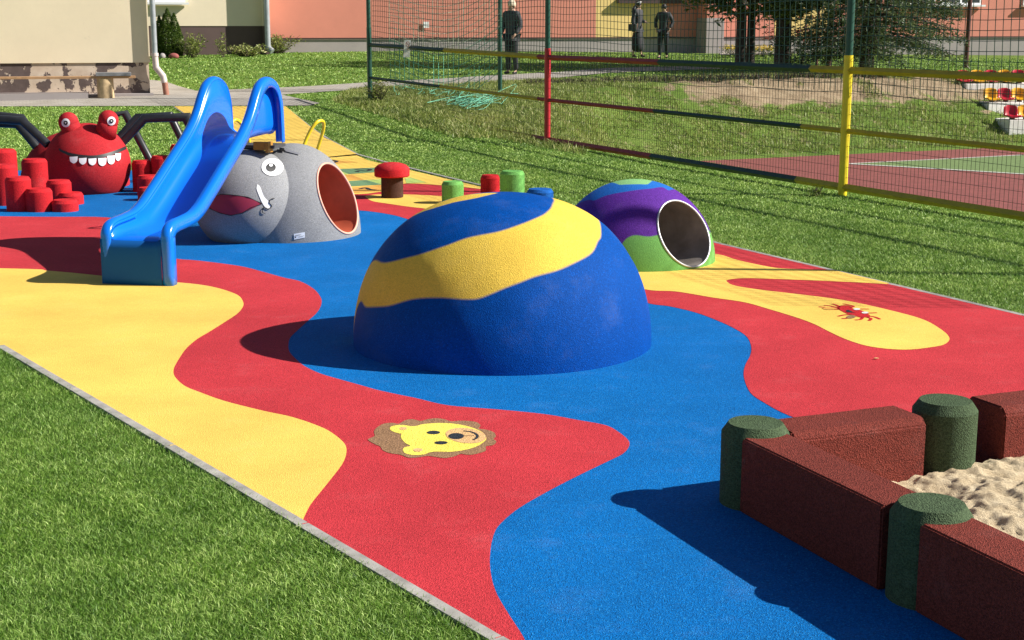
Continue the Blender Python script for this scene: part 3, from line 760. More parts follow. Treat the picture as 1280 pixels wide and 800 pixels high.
# chute: floor + inner walls, section swept along u
V=[];sec_n=0
for u in us:
    zf=interp(FPs,u); ztp=max(zt(u),zf+.03); wl=HWD-.012; r_=.085
    sec=[(-wl,ztp),(-wl,zf+r_+(ztp-zf-r_)*.5 if ztp-zf>r_*1.2 else zf+(ztp-zf)*.6)]
    rr_=min(r_,(ztp-zf)*.7)
    for k in range(7):
        a=math.pi+ (math.pi/2)*k/6; sec.append((-wl+rr_+rr_*math.cos(a),zf+rr_+rr_*math.sin(a)))
    sec+=[(-.07,zf-.002),(0,zf-.004)]
    full=sec+[(-a,b) for a,b in sec[:-1][::-1]]
    sec_n=len(full); V+=[T@Vector((a,u,b)) for a,b in full]
F=[(i*sec_n+j,i*sec_n+j+1,(i+1)*sec_n+j+1,(i+1)*sec_n+j) for i in range(len(us)-1) for j in range(sec_n-1)]
ch_o=M('chute',V,F,mSlide,sl,True)
md=ch_o.modifiers.new('thick','SOLIDIFY'); md.thickness=.008; md.offset=0
# rolled side rims following the top profile, down to the ground at the exit
def rim_side(sgn):
    path=[Vector((.0,z,0)) for z in (.0,.08,.16,.24,.30)]+TPs
    mb=MB();V=[];K=9
    for i,p in enumerate(path):
        a=path[max(i-1,0)];b=path[min(i+1,len(path)-1)]; t=(b-a).normalized(); nrm=Vector((-t.y,t.x,0))   # outward (up / forward) normal of the profile
        k=1.0
        for j in range(K+1):
            f=j/K
            # cross-section: from inner wall over a rounded crest to an outer lip turned down
            if f<.8: a_=math.pi*f/.8*1.0; cx=.034-.036*math.cos(a_); cn=.022*math.sin(a_)
            else: cx=.070; cn=-(f-.8)/.2*.055
            X=sgn*(HWD-.014+cx)
            q=p+nrm*cn
            V.append(T@Vector((X,q.x,q.y)))
    F=[(i*(K+1)+j,i*(K+1)+j+1,(i+1)*(K+1)+j+1,(i+1)*(K+1)+j) for i in range(len(path)-1) for j in range(K)]
    o=M('side_rim',V,F,mSlide,sl,True); md=o.modifiers.new('thick','SOLIDIFY'); md.thickness=.006; md.offset=0
for s in (-1,1): rim_side(s)
# front apron below the chute and skirts at the sides
mb=MB(); n=14
for (a,b,yy) in ((-HWD-.052,HWD-.012,-.026),):
    V=[];F=[]
    for i in range(n+1):
        xx=a+(b-a)*i/n
        for j in range(7):
            f_=(xx-a)/(b-a); tp_=.30+.01*max(0,1-f_/.12)**2+.02*max(0,(f_-.9)/.1)**2; zz=.002+tp_*j/6; V.append(T@Vector((xx,yy+(.022*(j/6)**6 if f_>.03 else 0.0),zz)))
    F=[(i*7+j,(i+1)*7+j,(i+1)*7+j+1,i*7+j+1) for i in range(n) for j in range(6)]
    mb.add(V,F)
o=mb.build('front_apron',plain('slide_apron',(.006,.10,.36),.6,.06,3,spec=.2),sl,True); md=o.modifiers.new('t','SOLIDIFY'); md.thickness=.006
for s in (-1,1):
    mb=MB(); V=[];F=[]
    for i,u in enumerate(np.linspace(.01,.20,6)):
        V+=[T@Vector((s*(HWD-.008),u,.002)),T@Vector((s*(HWD-.008),u,interp(FPs,u)+.04))]
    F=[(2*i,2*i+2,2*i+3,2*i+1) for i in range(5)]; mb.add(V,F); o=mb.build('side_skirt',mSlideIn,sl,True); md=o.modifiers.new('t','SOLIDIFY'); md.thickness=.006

# ------------------------------------------------------------------ stools
def stool_at(c,r,h,m,label,name='rubber_stool',group=None,cat='stool'):
    prof=[(0.0005,0),(r,0),(r,h-.03),(r*.84,h),(0.0005,h+.002)]
    mb=MB(); mb.lathe(prof,(c.x,c.y,.004),40); o=mb.build(name,m,auto=25)
    return tag(o,label,cat,group)
def stool(pxx,by,ty,wpx,m,label,group,cat='stool'):
    p=W(pxx,by); r=wpx/2/1837*(p.y+.12); c=Vector((W(pxx,by).x*(p.y+r)/p.y,p.y+r,0))
    h=WD(pxx,ty,c.y).z
    return stool_at(c,r,h,m,label,group=group,cat=cat)
gl='red rubber stools stepping up to the left of the crab'; gr='red rubber stools between the crab and the slide'
stool(82,266,250,33,mStool,'shortest red stool at the front right of the left cluster, before the crab',gl)
stool(89.5,257,241,31,mStool,'low red stool half hidden behind the shortest front one, nearest the crab face',gl)
stool(50,266,236,33.5,mStool,'middle height red stool in the front row of the left cluster',gl)
stool(25,265.5,221.5,32,mStool,'tall red stool at the left end of the front row of the left cluster',gl)
stool(75,256,225.5,31,mStool,'red stool in the second row, directly behind the two low front ones',gl)
stool(46,251,199,32,mStool,'tallest free standing red stool, in front of the crab left shoulder',gl)
stool(8,258,206,32,mStool,'tall red stool at the picture edge, in front of the highest one',gl)
stool(7,246,187,34,mStool,'highest red stool at the left picture edge, topmost against the lawn',gl)
stool(187,252,234.5,29,mStool,'lowest red stool beside the slide chute',gr)
stool(187,245,219.5,30,mStool,'second lowest red stool beside the slide chute',gr)
stool(179,241,201,25,mStool,'red stool touching the crab right cheek',gr)
stool(204,241,195,27,mStool,'red stool in the middle of the row left of the slide chute',gr)
stool(229,241,181,28,mStool,'tallest red stool, half hidden by the slide chute',gr)
go='round rubber stools behind the striped dome'
stool(566,256,227,28,mStoolG,'shorter green stool standing left behind the blue and yellow dome',None)
stool(612.7,248,219,24.5,mStool,'narrow red stool standing behind the big dome beside a green one',None)
stool(640.5,252,214,31,mStoolG,'taller green stool rising behind the top of the big dome',None)
stool(675,256,236.5,34,mStoolB,'low blue stool just showing behind the big dome',None)
# mushroom
mc=W(490.5,249); mc.y+=.115; mc.x=W(490.5,249).x*mc.y/(mc.y-.115)
mu=empty('mushroom_seat',(mc.x,mc.y,0),'red capped rubber mushroom seat with dark brown stem','mushroom seat')
mb=MB(); mb.lathe([(.0005,0),(.112,0),(.112,.24),(.0005,.24)],(mc.x,mc.y,.012),36); mb.build('stem',mStem,mu,auto=30)
mb=MB(); mb.lathe([(.0005,.205),(.165,.205),(.178,.215),(.180,.275),(.172,.298),(.14,.325),(.08,.345),(.0005,.35)],(mc.x,mc.y,.012),40); mb.build('cap',mStool,mu,auto=45)

# ------------------------------------------------------------------ crab sculpture
CC=Vector((-4.455,15.15,.285)); RC=(.438,.445,.435)
CBk=Vector((-4.77,15.72,.02)); RBk=(.575,.575,.58)
cr=empty('crab_sculpture',(CBk.x,CBk.y,0),'big red crab with stalk eyes, toothy grin and black tube legs','play sculpture')
def ellipsoid(mb,C,rad,zmin=-.01,nt=40,np_=72,T=None):
    V=[];F=[]
    for i in range(nt+1):
        th=math.pi*i/nt
        for j in range(np_):
            ph=2*math.pi*j/np_; p=Vector((rad[0]*math.sin(th)*math.cos(ph),rad[1]*math.sin(th)*math.sin(ph),rad[2]*math.cos(th)))
            if T: p=T@p
            p+=C; V.append((p.x,p.y,max(p.z,zmin)))
    for i in range(nt):
        for j in range(np_):
            k=(j+1)%np_; F.append((i*np_+j,(i+1)*np_+j,(i+1)*np_+k,i*np_+k))
    mb.add(V,F); return mb
ellipsoid(MB(),CBk,RBk).build('body',mCrab,cr,True)
ellipsoid(MB(),CC,RC).build('face',mCrab,cr,True)
def eyestalk(c,kx):
    C=WD(c[0],c[1],14.98); 
    Rm=Matrix.Rotation(R(kx),3,'Y')
    st=ellipsoid(MB(),C+Vector((0,.03,-.0)),(.103,.10,.105),-1,24,36).build('eye_stalk',mCrab,cr,True)
    mb=MB(); mb.tube([C+Vector((0,.03,0)),C+Vector((.05*(1 if kx<0 else -1)*-1,.06,-.16))],[.098,.11],24); mb.build('neck',mCrab,st,True)
    o=Vector((0,0,CH)); d=(C-o).normalized(); 
    return C,st
def eye_disc(C,st,c):
    cen=C+Vector((0,.03,0)); rad=(.103,.10,.105)
    e_=disc('eye_white',cen,rad,c,5.2,5.4,mWhite,st,.003); disc('eye_pupil',cen,rad,c,2.6,2.7,mInk,e_,.006); disc('eye_dot',cen,rad,(c[0]-.1,c[1]-.1),.8,.8,mWhite,e_,.009)
C1,s1=eyestalk((84.5,153),10); eye_disc(C1,s1,(82.3,153.5))
C2_,s2=eyestalk((134.5,150.5),-10); eye_disc(C2_,s2,(139.2,151.2))
patch('mouth',CC,RC,[(73.5,185.6),(87,191),(105.6,194),(122,194),(140,189.6),(156.8,182.8)],[(75,189.2),(87.3,195),(105.6,198.2),(122,198.2),(140,194),(157.2,186.6)],mInk,cr,.006,3)
for cx,ty,byy,wd_ in ((92.4,194.6,204.3,10),(103.6,196.3,205.7,9.5),(115.4,196.8,206.7,10),(127.6,196.3,207.4,10.4),(138.5,193.5,205.4,9.5),(147,190.5,201.2,7)):
    ty+=1.6
    patch('tooth',CC,RC,[(cx-wd_/2,ty),(cx,ty-.2),(cx+wd_/2,ty-.6)],[(cx-wd_/2+.2,ty+3),(cx-wd_*.38,byy-2.2),(cx,byy),(cx+wd_*.38,byy-2.2),(cx+wd_/2-.2,ty+2.4)],mWhite,cr,.008,4)
def leg(pts,gz):
    P=[WD(*p) for p in pts]; last=P[-1]; P.append(Vector((gz[0],P[-1].y,0)))
    mb=MB(); mb.tube(P,.046,10); mb.build('leg',mBlack,cr,auto=50)
leg([(148,183,15.25),(181,148,15.3),(233,146.5,15.35)],(-3.05,))
leg([(146,176,15.9),(172,147,16.0),(212,143,16.05)],(-3.45,))
leg([(128,148,16.1),(156,141,16.2)],(-3.95,))
leg([(60,181,15.2),(28,151,15.25),(-28,147,15.3)],(-5.85,))
leg([(50,178,15.9),(27,148,15.95),(-30,142,16.0)],(-6.1,))
leg([(46,184,15.55),(22,155,15.6),(-24,153,15.65)],(-6.0,))

# ------------------------------------------------------------------ sandbox
hS=.30; P1=Vector((.879,5.016,0)); d1=Vector((.389,-.921,0)); d2=Vector((.921,.389,0))
def cyl_post(c,label):
    r=.122; mb=MB(); h=hS
    mb.lathe([(.0005,0),(r,0),(r,h-.036),(r*.80,h),(.0005,h+.002)],(c.x,c.y,.004),48)
    return tag(mb.build('sandbox_post',mPost,auto=25),label,'post','green round posts of the sandbox')
P2=P1+d1*.975; P3=P1+d2*.872; 
P3=W(1182,501,hS); P3.z=0; P2=W(1165,630,hS); P2.z=0
d1=(P2-P1).normalized(); d2=(P3-P1).normalized()
L1=(P2-P1).length; L2=(P3-P1).length
cyl_post(P1,'green corner post of the sandbox, furthest left'); cyl_post(P2,'green post between the two near wall blocks of the sandbox'); cyl_post(P3,'green post on the far side of the sandbox, white scuffs on top')

def block(A_,B_,label,ga,gb,wd=.21,h=.272,off=0.0):
    d=(B_-A_).normalized(); nn=Vector((-d.y,d.x,0)); L=(B_-A_).length
    T_=Matrix(((d.x,nn.x,0,A_.x+nn.x*off),(d.y,nn.y,0,A_.y+nn.y*off),(0,0,1,.004),(0,0,0,1)))
    mb=MB(); w2=wd/2; c=.028
    sec=[(-w2,0),(w2,0),(w2,h-c),(w2-c*.9,h),(-w2+c*.25,h),(-w2,h-c*.3)]
    n_=14; V=[]
    for i in range(n_+1):
        xx=ga+(L-ga-gb)*i/n_
        for (yy,zz) in sec: V.append(T_@Vector((xx,yy,zz)))
    k=len(sec); F=[(i*k+j,i*k+(j+1)%k,(i+1)*k+(j+1)%k,(i+1)*k+j) for i in range(n_) for j in range(k)]
    F+=[tuple(range(k))[::-1],tuple(n_*k+j for j in range(k))]
    mb.add(V,F); o=mb.build('sandbox_block',mWall); smooth_fix(o)
    bm=bmesh.new(); bm.from_mesh(o.data); 
    bmesh.ops.bevel(bm,geom=[e_ for e_ in bm.edges if e_.calc_face_angle(0)>R(20)],offset=.006,segments=2,affect='EDGES'); 
    for f in bm.faces: f.smooth=True
    for e_ in bm.edges:
        if len(e_.link_faces)==2 and e_.calc_face_angle(0)>R(40): e_.smooth=False
    bm.to_mesh(o.data); bm.free()
    return tag(o,label,'wall block','dark red rubber wall blocks of the sandbox')
block(P1,P2,'long dark red rubber block running forward from the corner post',.075,.10)
block(P2,P2+d1*L1,'dark red rubber block at the lower right picture edge',.075,.12)
block(P3,P1,'dark red rubber block behind, from the corner post to the far post',.165,.10)
block(P3+d2*L2,P3,'dark red rubber block at the right picture edge beyond the far post',.12,.20)
# sand
sx=[];NS=190
inner=lambda u,v:P1+d1*u+d2*v
V=[];F=[]
for i in range(NS+1):
    for j in range(NS+1):
        u=.09+1.9*i/NS; v=.09+1.7*j/NS; p=inner(u,v)
        q=inner(.55,.95); hh=.012+.055*math.exp(-((u-.45)**2/.10+(v-.98)**2/.09))+.03*math.exp(-((u-.9)**2/.05+(v-.8)**2/.2))
        hh+=.075*noise.fractal((p.x*5,p.y*5,1.0),.9,2.1,6)*.45+abs(noise.noise((p.x*11,p.y*11,4)))*.013+noise.fractal((p.x*26,p.y*26,2.0),.8,2.1,4)*.011
        V.append((p.x,p.y,max(.02,hh+.03)))
for i in range(NS):
    for j in range(NS):
        k=i*(NS+1)+j; F.append((k,k+1,k+NS+2,k+NS+1))
m,nt,b=mat('sand'); vec=coords(nt,True)
o_=ramp(nt,noisetex(nt,vec,14,8,.7),[(.3,(.66,.50,.30)),(.6,(.86,.70,.46)),(.8,(.92,.80,.58))]); nt.links.new(o_.outputs[0],b.inputs['Base Color']); b.inputs['Roughness'].default_value=.95
bump(nt,b,noisetex(nt,vec,70,8,.8),1.0,.02)
sd_=M('sand',V,F,m,None,True); smooth_fix(sd_)
if sum(p.normal.z for p in sd_.data.polygons)<0: sd_.data.flip_normals()
tag(sd_,'heap of pale yellow sand inside the rubber walled sandbox','sand',kind='stuff')
# pebbles / litter on the red surface
for q,l in (((1095,450.5),'tiny pale chip lying on the red rubber field'),):
    c=W(*q); ellipsoid(MB(),c+Vector((0,0,.012)),(.014,.007,.003),.006,8,12).build('paper_scrap',mLionT,None,True); tag(bpy.data.objects['paper_scrap'],l,'litter')

# ------------------------------------------------------------------ ball fence
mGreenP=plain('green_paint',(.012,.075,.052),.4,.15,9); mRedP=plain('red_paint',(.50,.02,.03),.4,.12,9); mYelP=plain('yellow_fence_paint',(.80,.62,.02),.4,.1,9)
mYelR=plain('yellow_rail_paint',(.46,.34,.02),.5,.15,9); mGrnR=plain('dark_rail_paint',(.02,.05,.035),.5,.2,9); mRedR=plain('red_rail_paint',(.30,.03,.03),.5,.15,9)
mWire=plain('wire_green',(.045,.055,.03),.5,.2,9); mNet=plain('net_cord',(.04,.10,.075),.7,.2,9); mNetT=plain('goal_net_teal',(.14,.45,.30),.7,.2,6); mNetW=plain('goal_net_pale',(.70,.70,.52),.7,.2,6)
FB=Vector((3.428,14.901,0)); FA=Vector((.519,21.331,0)); fd=(FA-FB).normalized()
FG=Vector((-2.72,27.9,0)); FG.z=TZ(FG.x,FG.y)
FR=FB-fd*5.49
fence=empty('ball_fence',FB,'tall ball stop fence with green, red and yellow posts, rails and green netting','fence')
lift=lambda t: 0.0 if t<7.06 else .10*((t-7.06)/7.2)
def fp(t,z):   # t metres from yellow post away from the viewer
    if t<=7.06: p=FB+fd*t
    else: p=FA.lerp(Vector((FG.x,FG.y,0)),(t-7.06)/7.2)
    return Vector((p.x,p.y,z+lift(t)))
def post(c,lowm,zc,r=.055,H=4.2,z0=-.3):
    mb=MB(); mb.tube([Vector((c.x,c.y,z0)),Vector((c.x,c.y,zc))],r*1.12,14); o=mb.build('post',lowm,fence,auto=40)
    mb=MB(); mb.tube([Vector((c.x,c.y,zc)),Vector((c.x,c.y,H))],r,14); mb.build('upper_pole',mGreenP,o,auto=40)
    if lowm is not mGreenP:
        for zz in (.07,.66,1.26): 
            mb=MB(); mb.tube([Vector((c.x,c.y,zz-.02)),Vector((c.x,c.y,zz+.02))],r*1.25,14); mb.build('clamp',lowm,o,auto=40)
post(FB,mYelP,1.42,.041); post(FA,mRedP,1.40,.041); post(FG,mGreenP,1.7,.042,z0=.2); post(FR,mYelP,1.42,.041)
def tpx(xp): # t at which the fence plane crosses pixel column xp
    best=min(np.linspace(-8,14.3,900),key=lambda t:abs(640+1815*fp(t,0).x/fp(t,0).y-xp)); return float(best)
def rail(z,segs,r=.03,sq=True):
    for a,b,m in segs:
        p,q=fp(a,z),fp(b,z); d=(q-p)
        if a<7.06<b: pts=[p,fp(7.06,z),q]
        else: pts=[p,q]
        mb=MB(); mb.tube(pts,r*1.25,4); mb.build('rail',m,fence)
tY,tG,tR_,tY2=tpx(1011),tpx(823),tpx(672),tpx(556)
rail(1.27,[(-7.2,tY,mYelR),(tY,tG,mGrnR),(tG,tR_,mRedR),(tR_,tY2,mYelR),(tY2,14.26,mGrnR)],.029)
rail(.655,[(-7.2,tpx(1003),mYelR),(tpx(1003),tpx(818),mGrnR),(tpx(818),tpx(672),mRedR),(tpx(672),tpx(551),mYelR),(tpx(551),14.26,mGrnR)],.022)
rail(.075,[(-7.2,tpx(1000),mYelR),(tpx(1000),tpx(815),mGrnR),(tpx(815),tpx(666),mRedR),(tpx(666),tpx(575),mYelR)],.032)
# welded wire panels (lower) and cord net (upper)
def wires(name,t0,t1,z0,z1,dt,dz,r,m,wav=0,off=0.0,hr=None):
    mb=MB(); t=t0
    nx_=max(1,round((t1-t0)/dt))
    for i in range(nx_+1):
        t=t0+(t1-t0)*i/nx_; seg=[z0,z1] if not wav else list(np.linspace(z0,z1,8))
        pts=[fp(t+(wav*math.sin(z*2.3+t*1.7)*.5 if wav else 0),z)+Vector((off,off*.4,0)) for z in seg]
        mb.tube(pts,r,3,cap=False)
    nz_=max(1,round((z1-z0)/dz))
    for k in range(nz_+1):
        z=z0+(z1-z0)*k/nz_; n=10 if not wav else 26
        pts=[]
        for i in range(n+1):
            t=t0+(t1-t0)*i/n; s=0
            if wav: s=-wav*1.2*math.sin(math.pi*((t-t0)/(t1-t0)))+wav*.3*math.sin(t*3+z*2)
            pts.append(fp(t,z+s)+Vector((off,off*.4,0)))
        mb.tube(pts,hr or r,3,cap=False)
    mb.build(name,m,fence)
for a,b in ((-7.06,0),(0,7.06),(7.06,14.26)):
    wires('wire_panel',a,b,.07,1.36,.055,.11,.0023,mWire)
    wires('net',a,b,1.05,3.4,.095,.095,.0042 if b<8 else .0048,mNet,wav=.035,off=.06)
mPaper,_nt,_b=mat('paper'); _b.inputs['Base Color'].default_value=(.85,.85,.84,1); _tr=_nt.nodes.new('ShaderNodeBsdfTranslucent'); _tr.inputs[0].default_value=(.9,.9,.88,1); _mx=_nt.nodes.new('ShaderNodeMixShader'); _mx.inputs[0].default_value=.5
_nt.links.new(_b.outputs[0],_mx.inputs[1]); _nt.links.new(_tr.outputs[0],_mx.inputs[2]); _nt.links.new(_mx.outputs[0],_nt.nodes['Material Output'].inputs[0])
# notice tied to the rail
nd=(FA-FG).normalized(); nt0=tpx(511)
npos=fp(nt0,1.30)-Vector((.0,.05,0))
nu=Vector((1,-.45,0)).normalized()
nb_=empty('notice_sign',npos,'white notice sheet with a red prohibition ring hanging from the fence rail','sign')
def quad(mb,c,u,wd,h,dn,tilt=0):
    a=u*wd/2; up=Vector((tilt,0,1)).normalized()
    v=[c-a-up*h,c+a-up*h,c+a,c-a]; n_=dn
    mb.add(v+[p+n_ for p in v],[(0,1,2,3),(7,6,5,4),(0,4,5,1),(1,5,6,2),(2,6,7,3),(3,7,4,0)])
mb=MB(); quad(mb,npos+Vector((0,-.04,.10)),nu,.125,.30,Vector((.0,.006,0)),.08); mb.build('sheet',mPaper,nb_)
rc=npos+Vector((.002,-.045,.03)); mb=MB(); mb.tube([rc+nu*.035*math.cos(a)+Vector((0,0,.045*math.sin(a))) for a in np.linspace(0,2*math.pi,21)[:-1]],.005,6,closed=True); mb.tube([rc-nu*.025+Vector((0,0,.03)),rc+nu*.025-Vector((0,0,.03))],.005,6)
mb.tube([rc+Vector((0,0,-.06)),rc+nu*.02+Vector((0,0,-.075)),rc-nu*.02+Vector((0,0,-.09)),rc+Vector((0,0,-.10))],.004,5)
mb.build('red_ring',plain('sign_red',(.55,.12,.13),.5,.05,5),nb_)
# goal net behind
GY=29.6
gp=WD(625,112,GY); gz=TZ(gp.x,GY); gl0=WD(488,100,GY+1.2)
net=empty('goal_net',(gp.x,GY,gz),'sagging pale and turquoise goal net hanging from a green post beyond the fence','net')
mb=MB(); mb.tube([Vector((gp.x,GY,gz-.1)),Vector((gp.x,GY,4.6))],.042,12); mb.build('goal_post',mGreenP,net,auto=40)
def gn(s,z):   # s 0 right .. 1 left
    a=Vector((gp.x,GY,0)).lerp(Vector((gl0.x,GY+1.2,0)),s); sag=-.42*math.sin(math.pi*min(1,s*1.02))**1.2*(1-min(1,max(0,(z-.3)/5)))
    w=.05*math.sin(s*19+z*3)
    zz=z+sag+.45*(1-s)**3*(0.6)
    return Vector((a.x,a.y-.25*math.sin(math.pi*s)+w,max(zz,TZ(a.x,a.y)+.03)))
for nm,z0,z1,m_ in (('net_upper',1.45,4.2,mNetW),('net_lower',.55,1.45,mNetT)):
    mb=MB()
    for i in range(23):
        s=i/22; mb.tube([gn(s,z) for z in np.linspace(z0,z1,10)],.0065,3,cap=False)
    for k in range(int((z1-z0)/.125)+1):
        z=z0+k*.125; mb.tube([gn(s,z) for s in np.linspace(0,1,20)],.0075,3,cap=False)
    mb.build(nm,m_,net)
mb=MB(); pts=[]
for i in range(150):
    c=G(random.gauss(592,22),random.gauss(131,6)) if i>60 else G(490+i*1.6+random.gauss(0,4),random.uniform(112,125))
    pts.append(Vector((c.x,c.y,TZ(c.x,c.y)+random.uniform(.03,.15))))
mb.tube(catmull(pts,5),.0038,3,cap=False)
mb.build('net_heap',mNetT,net)

# ------------------------------------------------------------------ buildings
def wallmat(name,c,var=.06,stain=.0):
    m,nt,b=mat(name); vec=coords(nt,True)
    o=ramp(nt,noisetex(nt,vec,1.1,6,.7),[(.3,mul(c,1-var)),(.7,mul(c,1+var))]).outputs[0]
    if stain:
        o=mixc(nt,ramp(nt,noisetex(nt,vec,5.5,7,.75),[(.62,(0,0,0)),(.72,(stain,)*3)]).outputs[0],o,mul(c,.45))
    nt.links.new(o,b.inputs['Base Color']); b.inputs['Roughness'].default_value=.9
    bump(nt,b,noisetex(nt,vec,60,3,.6),.35,.004); return m
mCream=wallmat('cream_render',(.80,.68,.49),.05,.25); mCream2=wallmat('cream_render_clean',(.82,.70,.51),.04)
mSalmon=wallmat('salmon_render',(.64,.24,.175),.05); mYelW=wallmat('yellow_render',(.80,.58,.22),.05); mPlG=wallmat('grey_plinth',(.34,.30,.29),.08); mPlB=wallmat('brown_plinth',(.115,.075,.068),.1)
mTrim=plain('dark_trim',(.06,.03,.025),.6,.1,8); mGlass=plain('window_glass',(.03,.04,.05),.08,.1,3); mZinc=plain('zinc_pipe',(.42,.45,.48),.4,.15,7,metal=.4); mPipeP=plain('pipe_pvc',(.62,.52,.48),.5,.15,7); mPipeR=plain('pipe_red',(.36,.15,.10),.6,.2,7)
def peel():
    m,nt,b=mat('peeling_plinth'); vec=coords(nt,True)
    n1=noisetex(nt,vec,1.9,6,.62)
    k=ramp(nt,n1,[(.495,(0,0,0)),(.507,(1,1,1))])
    o=mixc(nt,k.outputs[0],ramp(nt,noisetex(nt,vec,7,6,.7),[(.3,(.085,.058,.052)),(.7,(.14,.10,.09))]).outputs[0],ramp(nt,noisetex(nt,vec,4,6,.7),[(.3,(.50,.38,.28)),(.7,(.66,.54,.42))]).outputs[0])
    nt.links.new(o,b.inputs['Base Color']); b.inputs['Roughness'].default_value=.85
    bump(nt,b,k.outputs[0],.9,-.01); return m
mPeel=peel()
SY=29.0; sxr=WD(188.5,90,SY).x; zb=TZ(-9,SY)
shed=empty('plastered_annex',(sxr,SY,zb),'cream plastered building at the upper left with a peeling brown base','building')
zpl=WD(100,78,SY).z
mb=MB(); mb.box((-24,SY,zpl),(sxr,SY+5,3.6)); mb.build('wall',mCream,shed)
mb=MB(); mb.box((-24,SY+.03,zb-.3),(sxr-.03,SY+4.97,zpl)); mb.build('plinth',mPeel,shed)
mb=MB(); mb.box((-24.3,SY-.35,3.6),(sxr+.15,SY+5.3,3.75)); mb.build('roof',mTrim,shed)
mb=MB(); mb.box((-24,SY-.55,zb-.2),(-5.4-3.0,SY+.03,zb+.07)); mb.box((-8.4,SY-.28,zb-.2),(sxr+.02,SY+.03,zb+.03)); mb.build('footing',mPlG,shed)
def downpipe(xp,yb,Y,par,top=3.6,r=.055,elbow=True):
    a=WD(xp,60,Y); P=[Vector((a.x,Y,top)),Vector((a.x,Y,1.15))]
    mb=MB(); mb.tube(P,r,12); o=mb.build('downpipe',mZinc,par,auto=40)
    e0=Vector((a.x,Y,1.17)); zg=TZ(a.x,Y)
    mb=MB(); mb.tube([e0,e0-Vector((-.01,0,.25)),e0-Vector((-.14,.02,.42)),e0-Vector((-.16,.03,.55))],r*1.12,12); 
    mb.tube([e0+Vector((0,0,.03)),e0-Vector((0,0,.03))],r*1.3,12); mb.build('elbow',mPipeP,o,auto=40)
    mb=MB(); mb.tube([e0-Vector((-.16,.03,.52)),Vector((a.x+.19,Y-.03,zg-.05))],r*1.05,12); mb.build('drain_stub',mPipeR,o,auto=40)
downpipe(191,60,SY-.10,shed)
# bench by the annex
bY=28.3; bzg=TZ(-8.5,bY)
bench=empty('log_bench',(WD(131,110,bY-.05).x,bY,bzg),'plank bench on round log legs along the annex wall','bench')
mWood=plain('pale_log',(.50,.36,.20),.8,.3,10,bumps=.4); mPlank=plain('bench_plank',(.42,.24,.12),.7,.2,10)
lx=WD(131,110,bY-.05).x; zs=WD(131,96,bY).z
for xx in (lx,lx-3.4):
    mb=MB(); mb.lathe([(.0005,zs-.03),(.155,zs-.03),(.16,bzg),(.16,bzg-.02)][::-1],(xx,bY,0),20); mb.build('leg',mWood,bench,auto=40)
mb=MB(); mb.box((lx-3.9,bY-.13,zs-.03),(WD(168,96,bY).x,bY+.13,zs+.015)); mb.build('seat',mPlank,bench,bevel=.004)
Tb=Matrix.Translation((lx,bY,0))@Matrix.Rotation(R(14),4,'Z'); mb=MB(); mb.box((WD(120.5,96,bY).x-lx,-.18,zs+.018),(WD(163,96,bY).x-lx,.12,zs+.085),T=Tb); o=mb.build('folded_board',plain('grey_board',(.20,.20,.21),.5,.2,9),None,bevel=.006)
tag(o,'flat dark grey board lying on the end of the log bench','board')

# cream wing behind
WY=46.8; wx0=WD(150,40,WY).x; wx1=WD(312,40,WY).x; wxe=WD(335,40,WY).x; wz=WD(250,32.5,WY).z; wg=TZ(-9,WY)
wing=empty('cream_wing',(wxe,WY,wg),'cream school wing with a brown plinth behind the thuja','building')
mb=MB(); mb.box((wx0-8,WY,wz),(wxe,WY+8,6)); px0=WD(327.5,40,WY).x; mb.box((px0,WY-.33,wz),(wxe,WY-.002,6)); mb.build('wall',mCream2,wing)
mb=MB(); mb.box((wx0-8,WY+.02,wg-.5),(wxe-.01,WY+7.9,wz)); mb.box((px0+.02,WY-.31,wg-.5),(wxe-.02,WY+.018,wz)); mb.build('plinth',mPlB,wing)
def window(par,x0,x1,zs_,Y,h=1.5):
    mb=MB(); t=.07
    for lo,hi in (((x0,Y-.02,zs_),(x0+t,Y+.05,zs_+h)),((x1-t,Y-.02,zs_),(x1,Y+.05,zs_+h)),((x0+t,Y-.02,zs_),(x1-t,Y+.05,zs_+t)),((x0+t,Y-.02,zs_+h-t),(x1-t,Y+.05,zs_+h)),(((x0+x1)/2-.04,Y-.015,zs_+t),((x0+x1)/2+.04,Y+.045,zs_+h-t))): mb.box(lo,hi)
    f=mb.build('window',mWhite,par)
    mb=MB(); mb.box((x0+t,Y-.004,zs_+t),(x1-t,Y+.03,zs_+h-t)); mb.build('pane',mGlass,f)
    mb=MB(); mb.box((x0-.1,Y-.17,zs_-.07),(x1+.1,Y-.022,zs_-.005)); mb.build('sill',mWhite,f)
window(wing,WD(170,5,WY).x,WD(233,5,WY).x,WD(200,3.5,WY).z,WY-.03)
a=WD(329,40,WY-.40); mb=MB(); mb.tube([Vector((a.x,WY-.40,6)),Vector((a.x,WY-.40,WD(329,60,WY).z))],.09,12); mb.tube([Vector((a.x,WY-.40,WD(329,60,WY).z+.02)),Vector((a.x+.12,WY-.5,WD(329,64,WY).z))],.095,12); mb.build('downpipe',mZinc,wing,auto=40)

